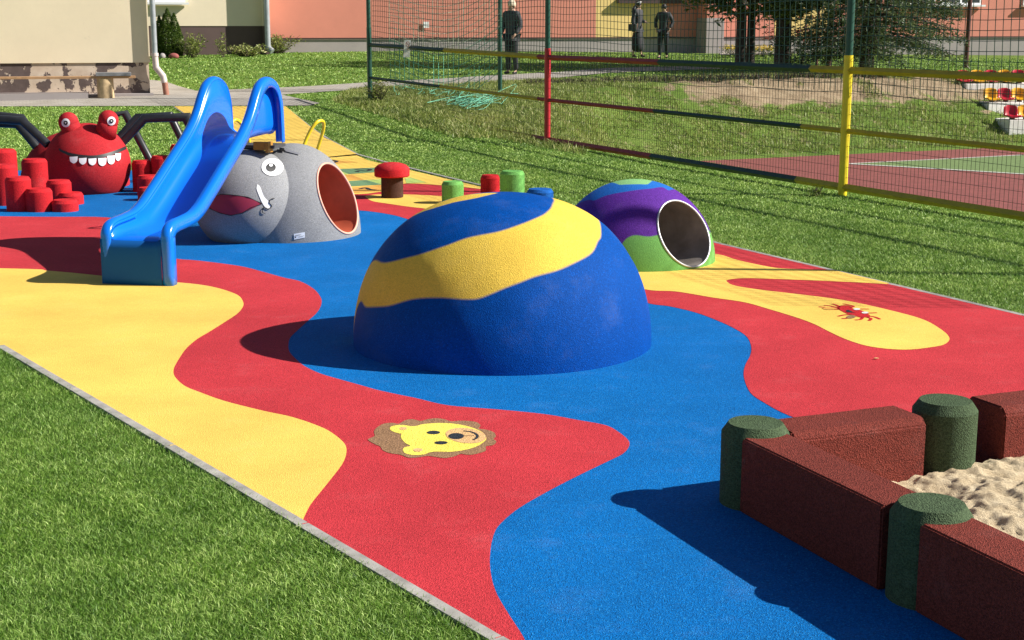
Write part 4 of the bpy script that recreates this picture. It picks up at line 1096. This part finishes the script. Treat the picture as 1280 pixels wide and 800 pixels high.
# long school facade
FY=50.0
def fx(p): return WD(p,47,FY).x
zt_=WD(640,46.8,FY).z
sch=empty('school_building',(fx(600),FY,.8),'long school building with salmon and yellow walls over a grey plinth','building')
mb=MB(); mb.box((fx(334),FY,zt_),(fx(755)-.002,FY+9,7)); mb.build('wall',mSalmon,sch)
mb=MB(); mb.box((fx(755),FY,zt_),(fx(851)-.002,FY+9,7)); mb.build('yellow_wall_panel',mYelW,sch)
mb=MB(); mb.box((fx(851),FY,zt_),(fx(1010)-.002,FY+9,7)); mb.build('wall',mSalmon,sch)
mb=MB(); mb.box((fx(1010),FY,zt_),(fx(1095)-.002,FY+9,7)); mb.build('yellow_wall_panel',mYelW,sch)
mb=MB(); mb.box((fx(1095),FY,zt_),(fx(1900),FY+9,7)); mb.build('wall',mSalmon,sch)
mb=MB(); mb.box((fx(334)+.02,FY+.03,.2),(fx(1900),FY+8.9,zt_-.02)); mb.build('plinth',mPlG,sch)
mb=MB(); mb.box((fx(334),FY-.02,zt_-.045),(fx(1900),FY-.002,zt_-.004)); mb.build('trim',mTrim,sch)
mb=MB(); mb.box((fx(334)-.3,FY-.5,7),(fx(1900),FY+9.4,7.2)); mb.build('roof',mTrim,sch)
for a_,b_ in ((1187,1256),(1264,1330)): window(sch,fx(a_),fx(b_),WD(1200,2.5,FY).z,FY-.04)
window(sch,fx(1400),fx(1480),WD(1200,2.5,FY).z,FY-.04)
mb=MB(); mb.box((fx(783),FY-.22,WD(800,2.5,FY-1).z),(fx(872),FY-.002,WD(800,-3,FY-1).z)); mb.build('entrance_canopy',mTrim,sch)
mb=MB(); mb.box((fx(896),FY-.85,.3),(fx(921),FY-.03,WD(900,22,FY).z)); mb.build('grey_pier',mPlG,sch)
mb=MB(); mb.box((fx(896)+.02,FY-.83,WD(900,22,FY).z+.002),(fx(921)-.02,FY-.03,6.5)); mb.build('pier_upper',mSalmon,sch)
for p_ in (1164,1174):
    mb=MB(); q=WD(p_,70,FY-.25); mb.tube([Vector((q.x,FY-.25,6.5)),Vector((q.x,FY-.25,.62)),]+([Vector((q.x+.35,FY-.4,.58))] if p_==1174 else []),.10 if p_==1164 else .06,10); mb.build('downpipe',mTrim,sch,auto=40)
q=WD(532,31,49.0); q.y=FY-.05+(q.x-fx(600))*math.tan(R(18)); mb=MB(); mb.box((-.09,-.02,-.10),(.09,-.005,.10),T=Matrix.Translation(q)@Matrix.Rotation(R(18),4,'Z')); tag(mb.build('wall_notice',mWhite),'small white paper notice on the salmon wall behind the goal net','notice')

shed.rotation_euler.z=R(17); bench.rotation_euler.z=R(14); wing.rotation_euler.z=R(19); sch.rotation_euler.z=R(18)
# ------------------------------------------------------------------ poles and posts beyond the fence
def gpost(xp,yb,Y,r,m,label,h=4.5,name='pole'):
    q=WD(xp,yb,Y); z=TZ(q.x,Y); mb=MB(); mb.tube([Vector((q.x,Y,z-.15)),Vector((q.x,Y,h))],r,12); 
    mb.tube([Vector((q.x,Y,z-.05)),Vector((q.x,Y,z+.03))],r*1.35,12)
    return tag(mb.build(name,m,auto=40),label,'pole')
mBrP=plain('brown_paint',(.10,.035,.025),.5,.15,9); mBrW=plain('brown_wood',(.13,.065,.04),.8,.2,9)
gpost(1208,74,43,.065,mBrP,'thin dark red steel pole in front of the right hand windows')
gpost(1036,70,41,.085,mBrW,'thick brown wooden pole between the trees, left of the yellow fence post',name='wooden_pole')
gpost(1021,70,41.5,.045,mBrP,'thin dark pole just left of the thick brown wooden one')

# ------------------------------------------------------------------ bleachers
bl=empty('bleacher',(8.1,33,-.6),'pale stepped concrete seating block at the right edge','bleacher')
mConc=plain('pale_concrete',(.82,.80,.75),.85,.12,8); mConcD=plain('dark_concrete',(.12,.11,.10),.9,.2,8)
SYs=[]
rows=[(1203,92,'rear row'),(1237,113,'middle row'),(1264,137,'front row')]
BY=[36.4,35.3,34.3,33.3]
cz0=[WD(1208,105,BY[0]).z,WD(1210,128,BY[1]).z,WD(1240,150,BY[2]).z,WD(1262,168,BY[3]).z]
bx=[WD(1208,110,BY[0]).x,WD(1236,130,BY[1]).x,WD(1262,155,BY[2]).x]
for i in range(3):
    mb=MB(); zt0=cz0[i]; zb0=cz0[i]-.36; Rb=Matrix.Translation((bx[i],BY[i],0))@Matrix.Rotation(R(12),4,'Z'); mb=MB(); mb.box((0,0,zb0),(14,.9,zt0),T=Rb); mb.build('step',mConc,bl,bevel=.01)
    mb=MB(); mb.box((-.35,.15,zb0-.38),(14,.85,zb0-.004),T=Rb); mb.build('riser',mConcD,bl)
mSR=plain('seat_red',(.50,.012,.03),.3,.08,5); mSY=plain('seat_yellow',(.85,.42,.01),.3,.08,5)
def seat(x,y,z,m,label,n):
    r=empty('stadium_seat',(x,y,z),label,'seat','red and yellow bucket seats on the bleacher')
    wd_=.33; V=[];F=[]
    prof=[(-.30,.05),(-.285,.075),(-.22,.075),(-.10,.06),(0,.07),(.05,.12),(.08,.22),(.10,.30),(.105,.33)]
    K=8
    for (yy,zz) in prof:
        for j in range(K+1):
            a=-1+2*j/K; k=1 if zz<.2 else 1-.12*(zz-.2)/.13
            V.append((x+a*wd_/2*k,y+yy-.05*a*a*(1 if zz>.1 else .0),z+zz+.035*a*a*(1 if zz<.1 else 0)-(.04*a**4 if zz>.3 else 0)))
    F=[(i*(K+1)+j,i*(K+1)+j+1,(i+1)*(K+1)+j+1,(i+1)*(K+1)+j) for i in range(len(prof)-1) for j in range(K)]
    o=M('shell',V,F,m,r,True); md=o.modifiers.new('t','SOLIDIFY'); md.thickness=.02
    mb=MB(); mb.box((x-.03,y-.2,z),(x+.03,y,z+.06)); mb.build('foot',mConcD,r)
nm_={0:'in the rear row',1:'in the middle row',2:'in the front row'}
first={0:(1204,1),1:(1237,0),2:(1264,1)}; 
ordn=['first','second','third','fourth','fifth','sixth']
for i in range(3):
    sp=18.7; n_=[5,3,2][i]
    for k in range(n_):
        red=(k%2==0) if first[i][1] else (k%2==1)
        X=WD(first[i][0]+sp*k+(2 if i else 0),90,BY[i]+.4).x
        seat(X,BY[i]+.40-(.1 if i else 0)+(X-bx[i])*math.tan(R(12)),cz0[i]-(0 if i==0 else 0)+.0 if i==0 else cz0[i]+0.0,mSR if red else mSY,'%s bucket seat, %s from the left %s of the bleacher'%('red' if red else 'yellow',ordn[k],nm_[i]),k)

# ------------------------------------------------------------------ vegetation
def leafcloud(pts,size,m,name,parent,aspect=.6,droop=0):
    pts=np.array(pts); n=len(pts); a=rng.normal(size=(n,3)); a[:,2]*=.6; a/=np.linalg.norm(a,axis=1)[:,None]
    b=np.cross(a,rng.normal(size=(n,3))); b/=np.linalg.norm(b,axis=1)[:,None]
    s=size*rng.uniform(.6,1.4,n)[:,None] if not hasattr(size,'__len__') else np.array(size)[:,None]
    P=np.stack([pts-a*s,pts-b*s*aspect*.5,pts+a*s,pts+b*s*aspect*.5],1)
    F=np.arange(n*4).reshape(n,4)
    return fastmesh(name,P.reshape(-1,3),F,m,parent,False,{'tint':np.repeat(np.clip(rng.normal(.5,.25,n),0,1),4)})
def tube_obj(name,pts,r,m,parent,n=10):
    mb=MB(); mb.tube(pts,r,n); return mb.build(name,m,parent,auto=60)
def spruce(X,Y,H,r0,label,z0c=.35,dens=1.0):
    z=TZ(X,Y); t=empty('spruce_tree',(X,Y,z),label,'tree')
    tube_obj('trunk',[Vector((X,Y,z-.2)),Vector((X+.02,Y,z+H*.4)),Vector((X,Y,z+H))],[.2,.14,.02],mBark,t)
    pts=[];sz=[]; mb=MB(); zz=z0c
    while zz<H-.3:
        R_=r0*(1-zz/H)**.8; nb_=int(9+4*random.random())
        for k in range(nb_):
            a=random.uniform(0,2*math.pi); L=R_*random.uniform(.75,1.12); dr=-.32*L
            ns=int(L/.013*dens) if zz<3.6 else int(L/.10*dens)
            tip=Vector((X+math.cos(a)*L,Y+math.sin(a)*L,z+zz+dr+.12*L))
            mid=Vector((X+math.cos(a)*L*.5,Y+math.sin(a)*L*.5,z+zz-.06*L))
            if zz<4: mb.tube([Vector((X,Y,z+zz)),mid,tip],[.025,.015,.005],4)
            for q in range(ns):
                f=random.uniform(.12,1)**.8; base=Vector((X,Y,z+zz)).lerp(mid,min(1,f*2)) if f<.5 else mid.lerp(tip,f*2-1)
                side=random.gauss(0,.17*L*(1.15-f)); 
                p=base+Vector((-math.sin(a)*side,math.cos(a)*side,random.gauss(-.06,.07)-abs(side)*.18))
                pts.append(p); sz.append(.062 if zz<3.6 else .20)
        zz+=random.uniform(.16,.26) if zz<3.6 else random.uniform(.3,.5)
    mb.build('limbs',mBark,t)
    leafcloud(pts,np.array(sz)*rng.uniform(.7,1.3,len(sz)),mNeedle,'crown',t,.45)
sp=WD(1083,80,38.5); spruce(sp.x,38.5,11,2.75,'dark spruce with drooping branches behind the yellow fence post',.70,1.2)
def broad(X,Y,trunks,crown_z,crown_r,label,nclump=60,leaf=.09,m=None,H=9):
    z=TZ(X,Y); t=empty('tree',(X,Y,z),label,'tree')
    for (dx,dy,r) in trunks:
        tube_obj('trunk',[Vector((X+dx,Y+dy,z-.2)),Vector((X+dx*1.02,Y+dy,z+1.5)),Vector((X+dx*1.2,Y+dy,z+crown_z+1.0)),Vector((X+dx*1.5,Y+dy,z+H*.8))],[r,r*.85,r*.7,r*.2],mBark,t)
        for k in range(5):
            a=random.uniform(0,6.28); zz=z+crown_z-.2+k*.7
            tube_obj('limb',[Vector((X+dx,Y+dy,zz)),Vector((X+dx+math.cos(a)*crown_r*.5,Y+dy+math.sin(a)*crown_r*.5,zz+.5)),Vector((X+dx+math.cos(a)*crown_r*.8,Y+dy+math.sin(a)*crown_r*.8,zz+.7))],[r*.4,r*.2,.01],mBark,t,6)
    pts=[]
    for k in range(nclump):
        a=random.uniform(0,6.28); zz=crown_z+(H-crown_z)*random.random()**1.3; rr=crown_r*math.sqrt(random.random())*(1-.5*((zz-crown_z)/(H-crown_z)))
        c=Vector((X+math.cos(a)*rr,Y+math.sin(a)*rr,z+zz)); cr_=random.uniform(.35,.75)
        for q in range(220 if zz<crown_z+1.8 else 90):
            d=Vector((random.gauss(0,1),random.gauss(0,1),random.gauss(0,.6))); d.normalize(); pts.append(c+d*cr_*random.random()**.5)
    leafcloud(pts,leaf,m or mLeaf,'crown',t,.6)
tb=WD(940,80,40.5); broad(tb.x,40.5,[(-.32,0,.16),(.0,.3,.13)],1.55,1.9,'leafy tree with two slender trunks left of the dark trunk',85,H=8)
tb=WD(978,80,39.8); broad(tb.x,39.8,[(0,0,.24)],1.75,2.3,'thick trunked dark tree between the slender trunks and the poles',70,m=mNeedle,H=9)
# red leaved bush
mRedL=blade_mat('red_leaf',(.12,.03,.03),(.30,.06,.05),(.50,.15,.11))
rbp=WD(1003,60,45.5); z=TZ(rbp.x,45.5); t=empty('red_shrub',(rbp.x,45.5,z),'red leaved shrub between the dark trunk and the brown pole','shrub')
tube_obj('stem',[Vector((rbp.x,45.5,z-.1)),Vector((rbp.x+.1,45.5,z+1.4))],[.05,.02],mBark,t)
pts=[]
for k in range(26):
    c=Vector((rbp.x+random.gauss(0,.45),45.5+random.gauss(0,.4),z+random.uniform(.45,2.1)))
    for q in range(40): pts.append(c+Vector((random.gauss(0,.16),random.gauss(0,.16),random.gauss(0,.05))))
leafcloud(pts,.06,mRedL,'foliage',t,.6)
# thuja
tY_=44.6; tx=WD(211,60,tY_).x; tz=TZ(tx,tY_); t=empty('thuja',(tx,tY_,tz),'dense pointed green thuja bush at the corner of the cream wing','shrub')
tube_obj('stem',[Vector((tx,tY_,tz-.1)),Vector((tx,tY_,tz+1.0))],[.06,.03],mBark,t)
pts=[]
for (dx,hh,rr) in ((0,1.42,.28),(-.28,1.2,.2),(.22,1.28,.22),(.33,1.0,.15),(-.1,1.25,.28),(-.38,.8,.14),(.1,1.0,.36)):
    for q in range(2600):
        f=random.random(); a=random.uniform(0,6.28); r_=rr*(min(1,.55+f*1.2) if f<.4 else 1)*(1-max(0,f-.45)/.55)**.8*random.uniform(.7,1.05)
        pts.append((tx+dx*(1-.1*f)+math.cos(a)*r_,tY_+math.sin(a)*r_,tz+.03+f*hh))
leafcloud(pts,.035,mThuja,'foliage',t,.5)
def stems(name,xp,Y,h,spread,n,label,m,leaf=.05,lp=26):
    X=WD(xp,60,Y).x; z=TZ(X,Y); t=empty(name,(X,Y,z),label,'plant'); mb=MB(); pts=[]
    for k in range(n):
        a=random.uniform(0,6.28); L=spread*random.random(); hh=h*random.uniform(.5,1)
        tip=Vector((X+math.cos(a)*L,Y+math.sin(a)*L,z+hh)); b_=Vector((X+math.cos(a)*L*.2,Y+math.sin(a)*L*.2,z-.02)); md_=b_.lerp(tip,.5)+Vector((0,0,.1*hh))
        mb.tube([b_,md_,tip],[.008,.006,.003],4)
        for q in range(lp):
            f=random.uniform(.15,1); p=b_.lerp(md_,f*2) if f<.5 else md_.lerp(tip,f*2-1); pts.append(p+Vector((random.gauss(0,.04),random.gauss(0,.04),random.gauss(0,.03))))
    mb.build('stem',mBark,t); leafcloud(pts,leaf,m,'leaves',t,.6)
stems('shrub',240,44.4,.75,.55,34,'loose pale green shrub right of the thuja against the brown plinth',mShrub)
stems('shrub',279,44.6,.85,.35,9,'thin leaning twiggy shrub in front of the brown plinth',mShrub,.05,20)
stems('tall_weeds',308,45.2,.36,.9,90,'long pale grassy weeds at the foot of the cream wing corner',mWeed,.05,10)
stems('tall_weeds',346,47.5,.6,.9,90,'wild green weeds in front of the salmon wall beside the downpipe',mShrub,.05,14)
stems('tall_weeds',472,27.6,.42,.3,30,'tall weeds growing at the foot of the green fence post',mWeed,.03,22)
stems('tall_weeds',1029,14.8,.09,.07,14,'small leafy weed left of the yellow post foot',mLeaf,.018,14)
for i,xp in enumerate((410,440)):
    pass
# stones by the thuja
for xp,c,l in ((203,mPlG,'small pale stone beside the thuja foot'),(217,plain('red_stone',(.30,.08,.07),.8,.2,9),'dull red edging stone in front of the thuja')):
    q=WD(xp,67,43.9); z=TZ(q.x,43.9); o=ellipsoid(MB(),Vector((q.x,43.9,z+.05)),(.16 if xp>210 else .09,.12,.10),z-.02,10,18).build('stone',c,None,True); tag(o,l,'stone')
# yellow flowers in a bed in front of the school
mFl=blade_mat('yellow_flower',(.55,.38,.03),(.75,.55,.05),(.85,.72,.12))
draped('pavement',[(900,69),(905,60),(968,57),(985,69)],mPave,.03,res=.6)
for k,xp in enumerate((910,921,932,943,954,964)):
    X=WD(xp,60,47.6).x; z=TZ(X,47.6)+.02; t=empty('flower_clump',(X,47.6,z),'%s of the six low yellow flower clumps by the school pavement, counted from the left'%('first','second','third','fourth','fifth','sixth')[k],'flowers','row of yellow flower clumps')
    pts=[(X+random.gauss(0,.10),47.6+random.gauss(0,.1),z+.30+random.gauss(0,.05)) for _ in range(160)]; leafcloud(pts,.03,mFl,'blossom',t,.8)
    pts=[(X+random.gauss(0,.11),47.6+random.gauss(0,.1),z+random.uniform(0,.28)) for _ in range(200)]; leafcloud(pts,.035,mLeaf,'leaves',t,.6)

# ------------------------------------------------------------------ people
def skin(name,nodes,edges,root,mats,parent,sub=1,assign=None):
    """one continuous limb/body surface grown with the skin modifier, evaluated to a mesh"""
    me=bpy.data.meshes.new(name); names=list(nodes)
    me.from_pydata([nodes[k][0] for k in names],[],[(names.index(a),names.index(b)) for a,b in edges]); me.update()
    o=bpy.data.objects.new(name,me); col.objects.link(o)
    md=o.modifiers.new('s','SKIN'); md.use_smooth_shade=True
    sv=me.skin_vertices[0].data if me.skin_vertices else None
    if sv is None:
        bm=bmesh.new(); bm.from_mesh(me); bm.verts.layers.skin.verify(); bm.to_mesh(me); bm.free(); sv=me.skin_vertices[0].data
    for i,k in enumerate(names):
        r=nodes[k][1]; sv[i].radius=(r,r) if not isinstance(r,tuple) else r; sv[i].use_root=(k==root)
    s=o.modifiers.new('d','SUBSURF'); s.levels=s.render_levels=sub
    dg=bpy.context.evaluated_depsgraph_get(); dg.update(); m2=bpy.data.meshes.new_from_object(o.evaluated_get(dg))
    bpy.data.objects.remove(o); bpy.data.meshes.remove(me)
    if parent: 
        r=bpy.data.objects.new(name,m2); col.objects.link(r); r.parent=parent
    m2.materials.clear()
    for mm in mats: m2.materials.append(mm)
    if assign:
        for p in m2.polygons: p.material_index=assign(p.center)
    m2.shade_smooth(); return r
mSkin=plain('skin',(.52,.32,.22),.6,.05,9); mCloth=plain('dark_cloth',(.018,.018,.022),.8,.3,14); mCloth2=plain('charcoal_cloth',(.035,.035,.04),.8,.3,14); mHairW=plain('pale_hair',(.62,.52,.38),.7,.15,30); mHairD=plain('dark_hair',(.02,.015,.012),.6,.2,30); mShoe=plain('shoe_black',(.012,.012,.012),.4,.1,9); mLeather=plain('leather_black',(.02,.018,.018),.4,.2,9)
def person(xp,Y,rz,label,H=1.72,kind='man'):
    q=WD(xp,60,Y); z=TZ(q.x,Y)
    r=empty('person',(q.x,Y,z+.01),label,'person',None,rz); s=H/1.75
    r.scale=(s,s,s)
    # facing -Y locally, joints in metres
    ft=.10
    n={'pel':((0,0,.95),(.155,.11)),'sp':((0,.0,1.15),(.14,.10)),'ch':((0,.0,1.36),(.175,.11)),'nk':((0,.01,1.51),.055),'hd':((0,-.01,1.60),(.072,.085)),'tp':((0,-.005,1.70),(.065,.078)),'hdt':((0,0,1.745),(.035,.04)),
       'lsh':((-.185,.0,1.43),.06),'rsh':((.185,.0,1.43),.06),'nose':((0,-.095,1.62),.012)}
    if kind=='man': arm={'lel':(-.25,.02,1.16),'lwr':(-.19,-.16,.98),'rel':(.25,.03,1.15),'rwr':(.20,-.14,.95)}
    elif kind=='bag': arm={'lel':(-.26,.05,1.16),'lwr':(-.22,.0,.93),'rel':(.23,.03,1.15),'rwr':(.12,-.20,1.10)}
    else: arm={'lel':(-.30,.05,1.18),'lwr':(-.23,-.05,.97),'rel':(.30,.05,1.18),'rwr':(.23,-.08,.97)}
    for k,v in arm.items(): n[k]=(v,.045 if 'el' in k else .033)
    for sd_,k in ((-1,'l'),(1,'r')):
        wr=Vector(arm[k+'wr']); el_=Vector(arm[k+'el']); d=(wr-el_).normalized()
        n[k+'pm']=(tuple(wr+d*.07),(.032,.02)); 
        n[k+'hip']=((sd_*.09,0,.88),.095); stepy=(-.10 if (sd_>0)==(kind=='bag') else .08) if kind!='man' else .02*sd_
        n[k+'kn']=((sd_*.095,stepy*.5-.01,.49),.06); n[k+'an']=((sd_*.10,stepy+.03,.09),.03); n[k+'toe']=((sd_*.115,stepy-.10,.038),.016)
    eb=[('pel','sp'),('sp','ch'),('ch','nk'),('nk','hd'),('hd','tp'),('tp','hdt'),('hd','nose'),('ch','lsh'),('ch','rsh')]
    for k in 'lr': eb+=[(k+'sh',k+'el'),(k+'el',k+'wr'),(k+'wr',k+'pm'),('pel',k+'hip'),(k+'hip',k+'kn'),(k+'kn',k+'an'),(k+'an',k+'toe')]
    skin('body',n,eb,'pel',[mSkin],r,1)
    # fingers
    for k in 'lr':
        wr=Vector(arm[k+'wr']); el_=Vector(arm[k+'el']); d=(wr-el_).normalized(); pm=wr+d*.075; side=Vector((1,0,0)) if abs(d.x)<.7 else Vector((0,1,0)); 
        mb=MB()
        for f in range(4):
            b0=pm+side*(f-1.5)*.017; L=(.062,.075,.07,.055)[f]; mb.tube([b0,b0+d*L*.55,b0+d*L*.9+Vector((0,-.018,-.01))],[.0085,.008,.006],6)
        sg=-1 if k=='l' else 1
        b0=wr+d*.03-side*sg*.028; mb.tube([b0,b0-side*sg*.022+d*.03,b0-side*sg*.025+d*.055],[.010,.009,.007],6)
        mb.build('fingers',mSkin,None,True); o=bpy.context.scene.objects[-1] if False else col.objects[-1]; o.parent=r
    # clothes
    jk={k:(n[k][0],tuple(a+.022 for a in (n[k][1] if isinstance(n[k][1],tuple) else (n[k][1],n[k][1])))) for k in ('pel','sp','ch','lsh','rsh','lel','rel','lwr','rwr')}
    jk['hem']=((0,0,.80),(.19,.14)); jk['col']=((0,.012,1.50),(.08,.075))
    skin('jacket',jk,[('hem','pel'),('pel','sp'),('sp','ch'),('ch','col'),('ch','lsh'),('ch','rsh'),('lsh','lel'),('lel','lwr'),('rsh','rel'),('rel','rwr')],'pel',[mCloth2],r,1)
    if kind=='bag':
        sk={'a':((0,0,.95),(.18,.14)),'b':((0,0,.6),(.22,.19)),'c':((0,-.02,.14),(.25,.23))}
        skin('skirt',sk,[('a','b'),('b','c')],'a',[mCloth],r,1)
    else:
        tr={'p':((0,0,.93),(.165,.125))}
        ed=[]
        for k in 'lr':
            for j,ex in (('hip',.018),('kn',.022),('an',.03)): 
                rr=n[k+j][1]; tr[k+j]=(n[k+j][0],rr+ex)
            ed+=[('p',k+'hip'),(k+'hip',k+'kn'),(k+'kn',k+'an')]
        skin('trousers',tr,ed,'p',[mCloth],r,1)
    for k,sg in (('l',-1),('r',1)):
        a=Vector(n[k+'an'][0]); b_=Vector(n[k+'toe'][0]); 
        skin('shoe',{'h':((a.x,a.y+.03,.035),(.045,.04)),'m':((a.x,a.y-.05,.04),(.045,.038)),'t':((b_.x,b_.y-.03,.028),(.042,.026))},[('h','m'),('m','t')],'h',[mShoe],r,1)
    mh={'man':mHairW,'bag':mLeather,'walk':mHairD}[kind]
    mb=MB(); 
    V=[];F=[];nt_,np_=12,20
    for i in range(nt_+1):
        for j in range(np_):
            th=math.pi*i/nt_*.62; ph=2*math.pi*j/np_; back=math.sin(ph)  # +Y is back
            thh=th*(1+.45*max(0,back)) if kind!='bag' else th*(1+.75*max(0,back))
            V.append((.095*math.sin(thh)*math.cos(ph),.0+.108*math.sin(thh)*math.sin(ph)+.008,1.655+.118*math.cos(thh)))
    F=[(i*np_+j,(i+1)*np_+j,(i+1)*np_+(j+1)%np_,i*np_+(j+1)%np_) for i in range(nt_) for j in range(np_)]
    mb.add(V,F); o=mb.build('hair' if kind!='bag' else 'veil',mh,None,True); o.parent=r
    md=o.modifiers.new('t','SOLIDIFY'); md.thickness=.012
    if kind=='bag':
        mb=MB(); mb.tube([(.094*math.cos(a),-.105*abs(math.sin(a))+.01 if True else 0,1.70+.025*math.sin(a)) for a in np.linspace(0,math.pi,12)],.012,6); o=mb.build('white_band',mWhite,None,True); o.parent=r
        mb=MB(); mb.tube([(-.09,.06,1.60),(-.17,.09,1.42),(0,.14,1.38),(.17,.09,1.42),(.09,.06,1.60)],[.05,.045,.05,.045,.05],8); o=mb.build('veil_drape',mLeather,None,True); o.parent=r
    # eyes and mouth, ears
    mb=MB()
    for sx_ in (-.030,.030):
        mb.box((sx_-.012,-.098,1.640),(sx_+.012,-.086,1.650))
    mb.box((-.022,-.098,1.572),(.022,-.088,1.580)); o=mb.build('face_features',mInk,None); o.parent=r
    mb=MB()
    for sx_ in (-1,1): ellipsoid(mb,Vector((sx_*.082,.01,1.62)),(.012,.022,.034),-9,8,10)
    o=mb.build('ears',mSkin,None,True); o.parent=r
    if kind=='walk':
        mb=MB(); mb.box((-.06,-.108,1.630),(.06,-.098,1.662)); mb.box((-.085,-.1,1.644),(-.078,.02,1.652)); mb.box((.078,-.1,1.644),(.085,.02,1.652)); o=mb.build('sunglasses',mInk,None); o.parent=r
    if kind=='bag':
        mb=MB(); mb.box((-.34,-.12,.82),(-.25,.16,1.04)); b=mb.build('handbag',mLeather,None,bevel=.02); b.parent=r
        mb=MB(); mb.tube([(-.295,-.08,1.02),(-.27,-.05,1.30),(-.20,0,1.49),(-.26,.06,1.3),(-.295,.10,1.02)],.008,6); b2=mb.build('strap',mLeather,None); b2.parent=b
    return r
person(639.5,36.0,R(-35),'person with pale hair in a black jacket and trousers standing beside the goal post','%s' and 1.78,'man')
person(797,46.6,R(55),'person in a black veil and long black skirt with a bag on the shoulder',1.74,'bag')
person(829,46.0,R(-20),'person in dark sunglasses and a black coat walking beside the one in a long skirt',1.66,'walk')

# transforms on the parts parented by hand keep identity; nothing else to do
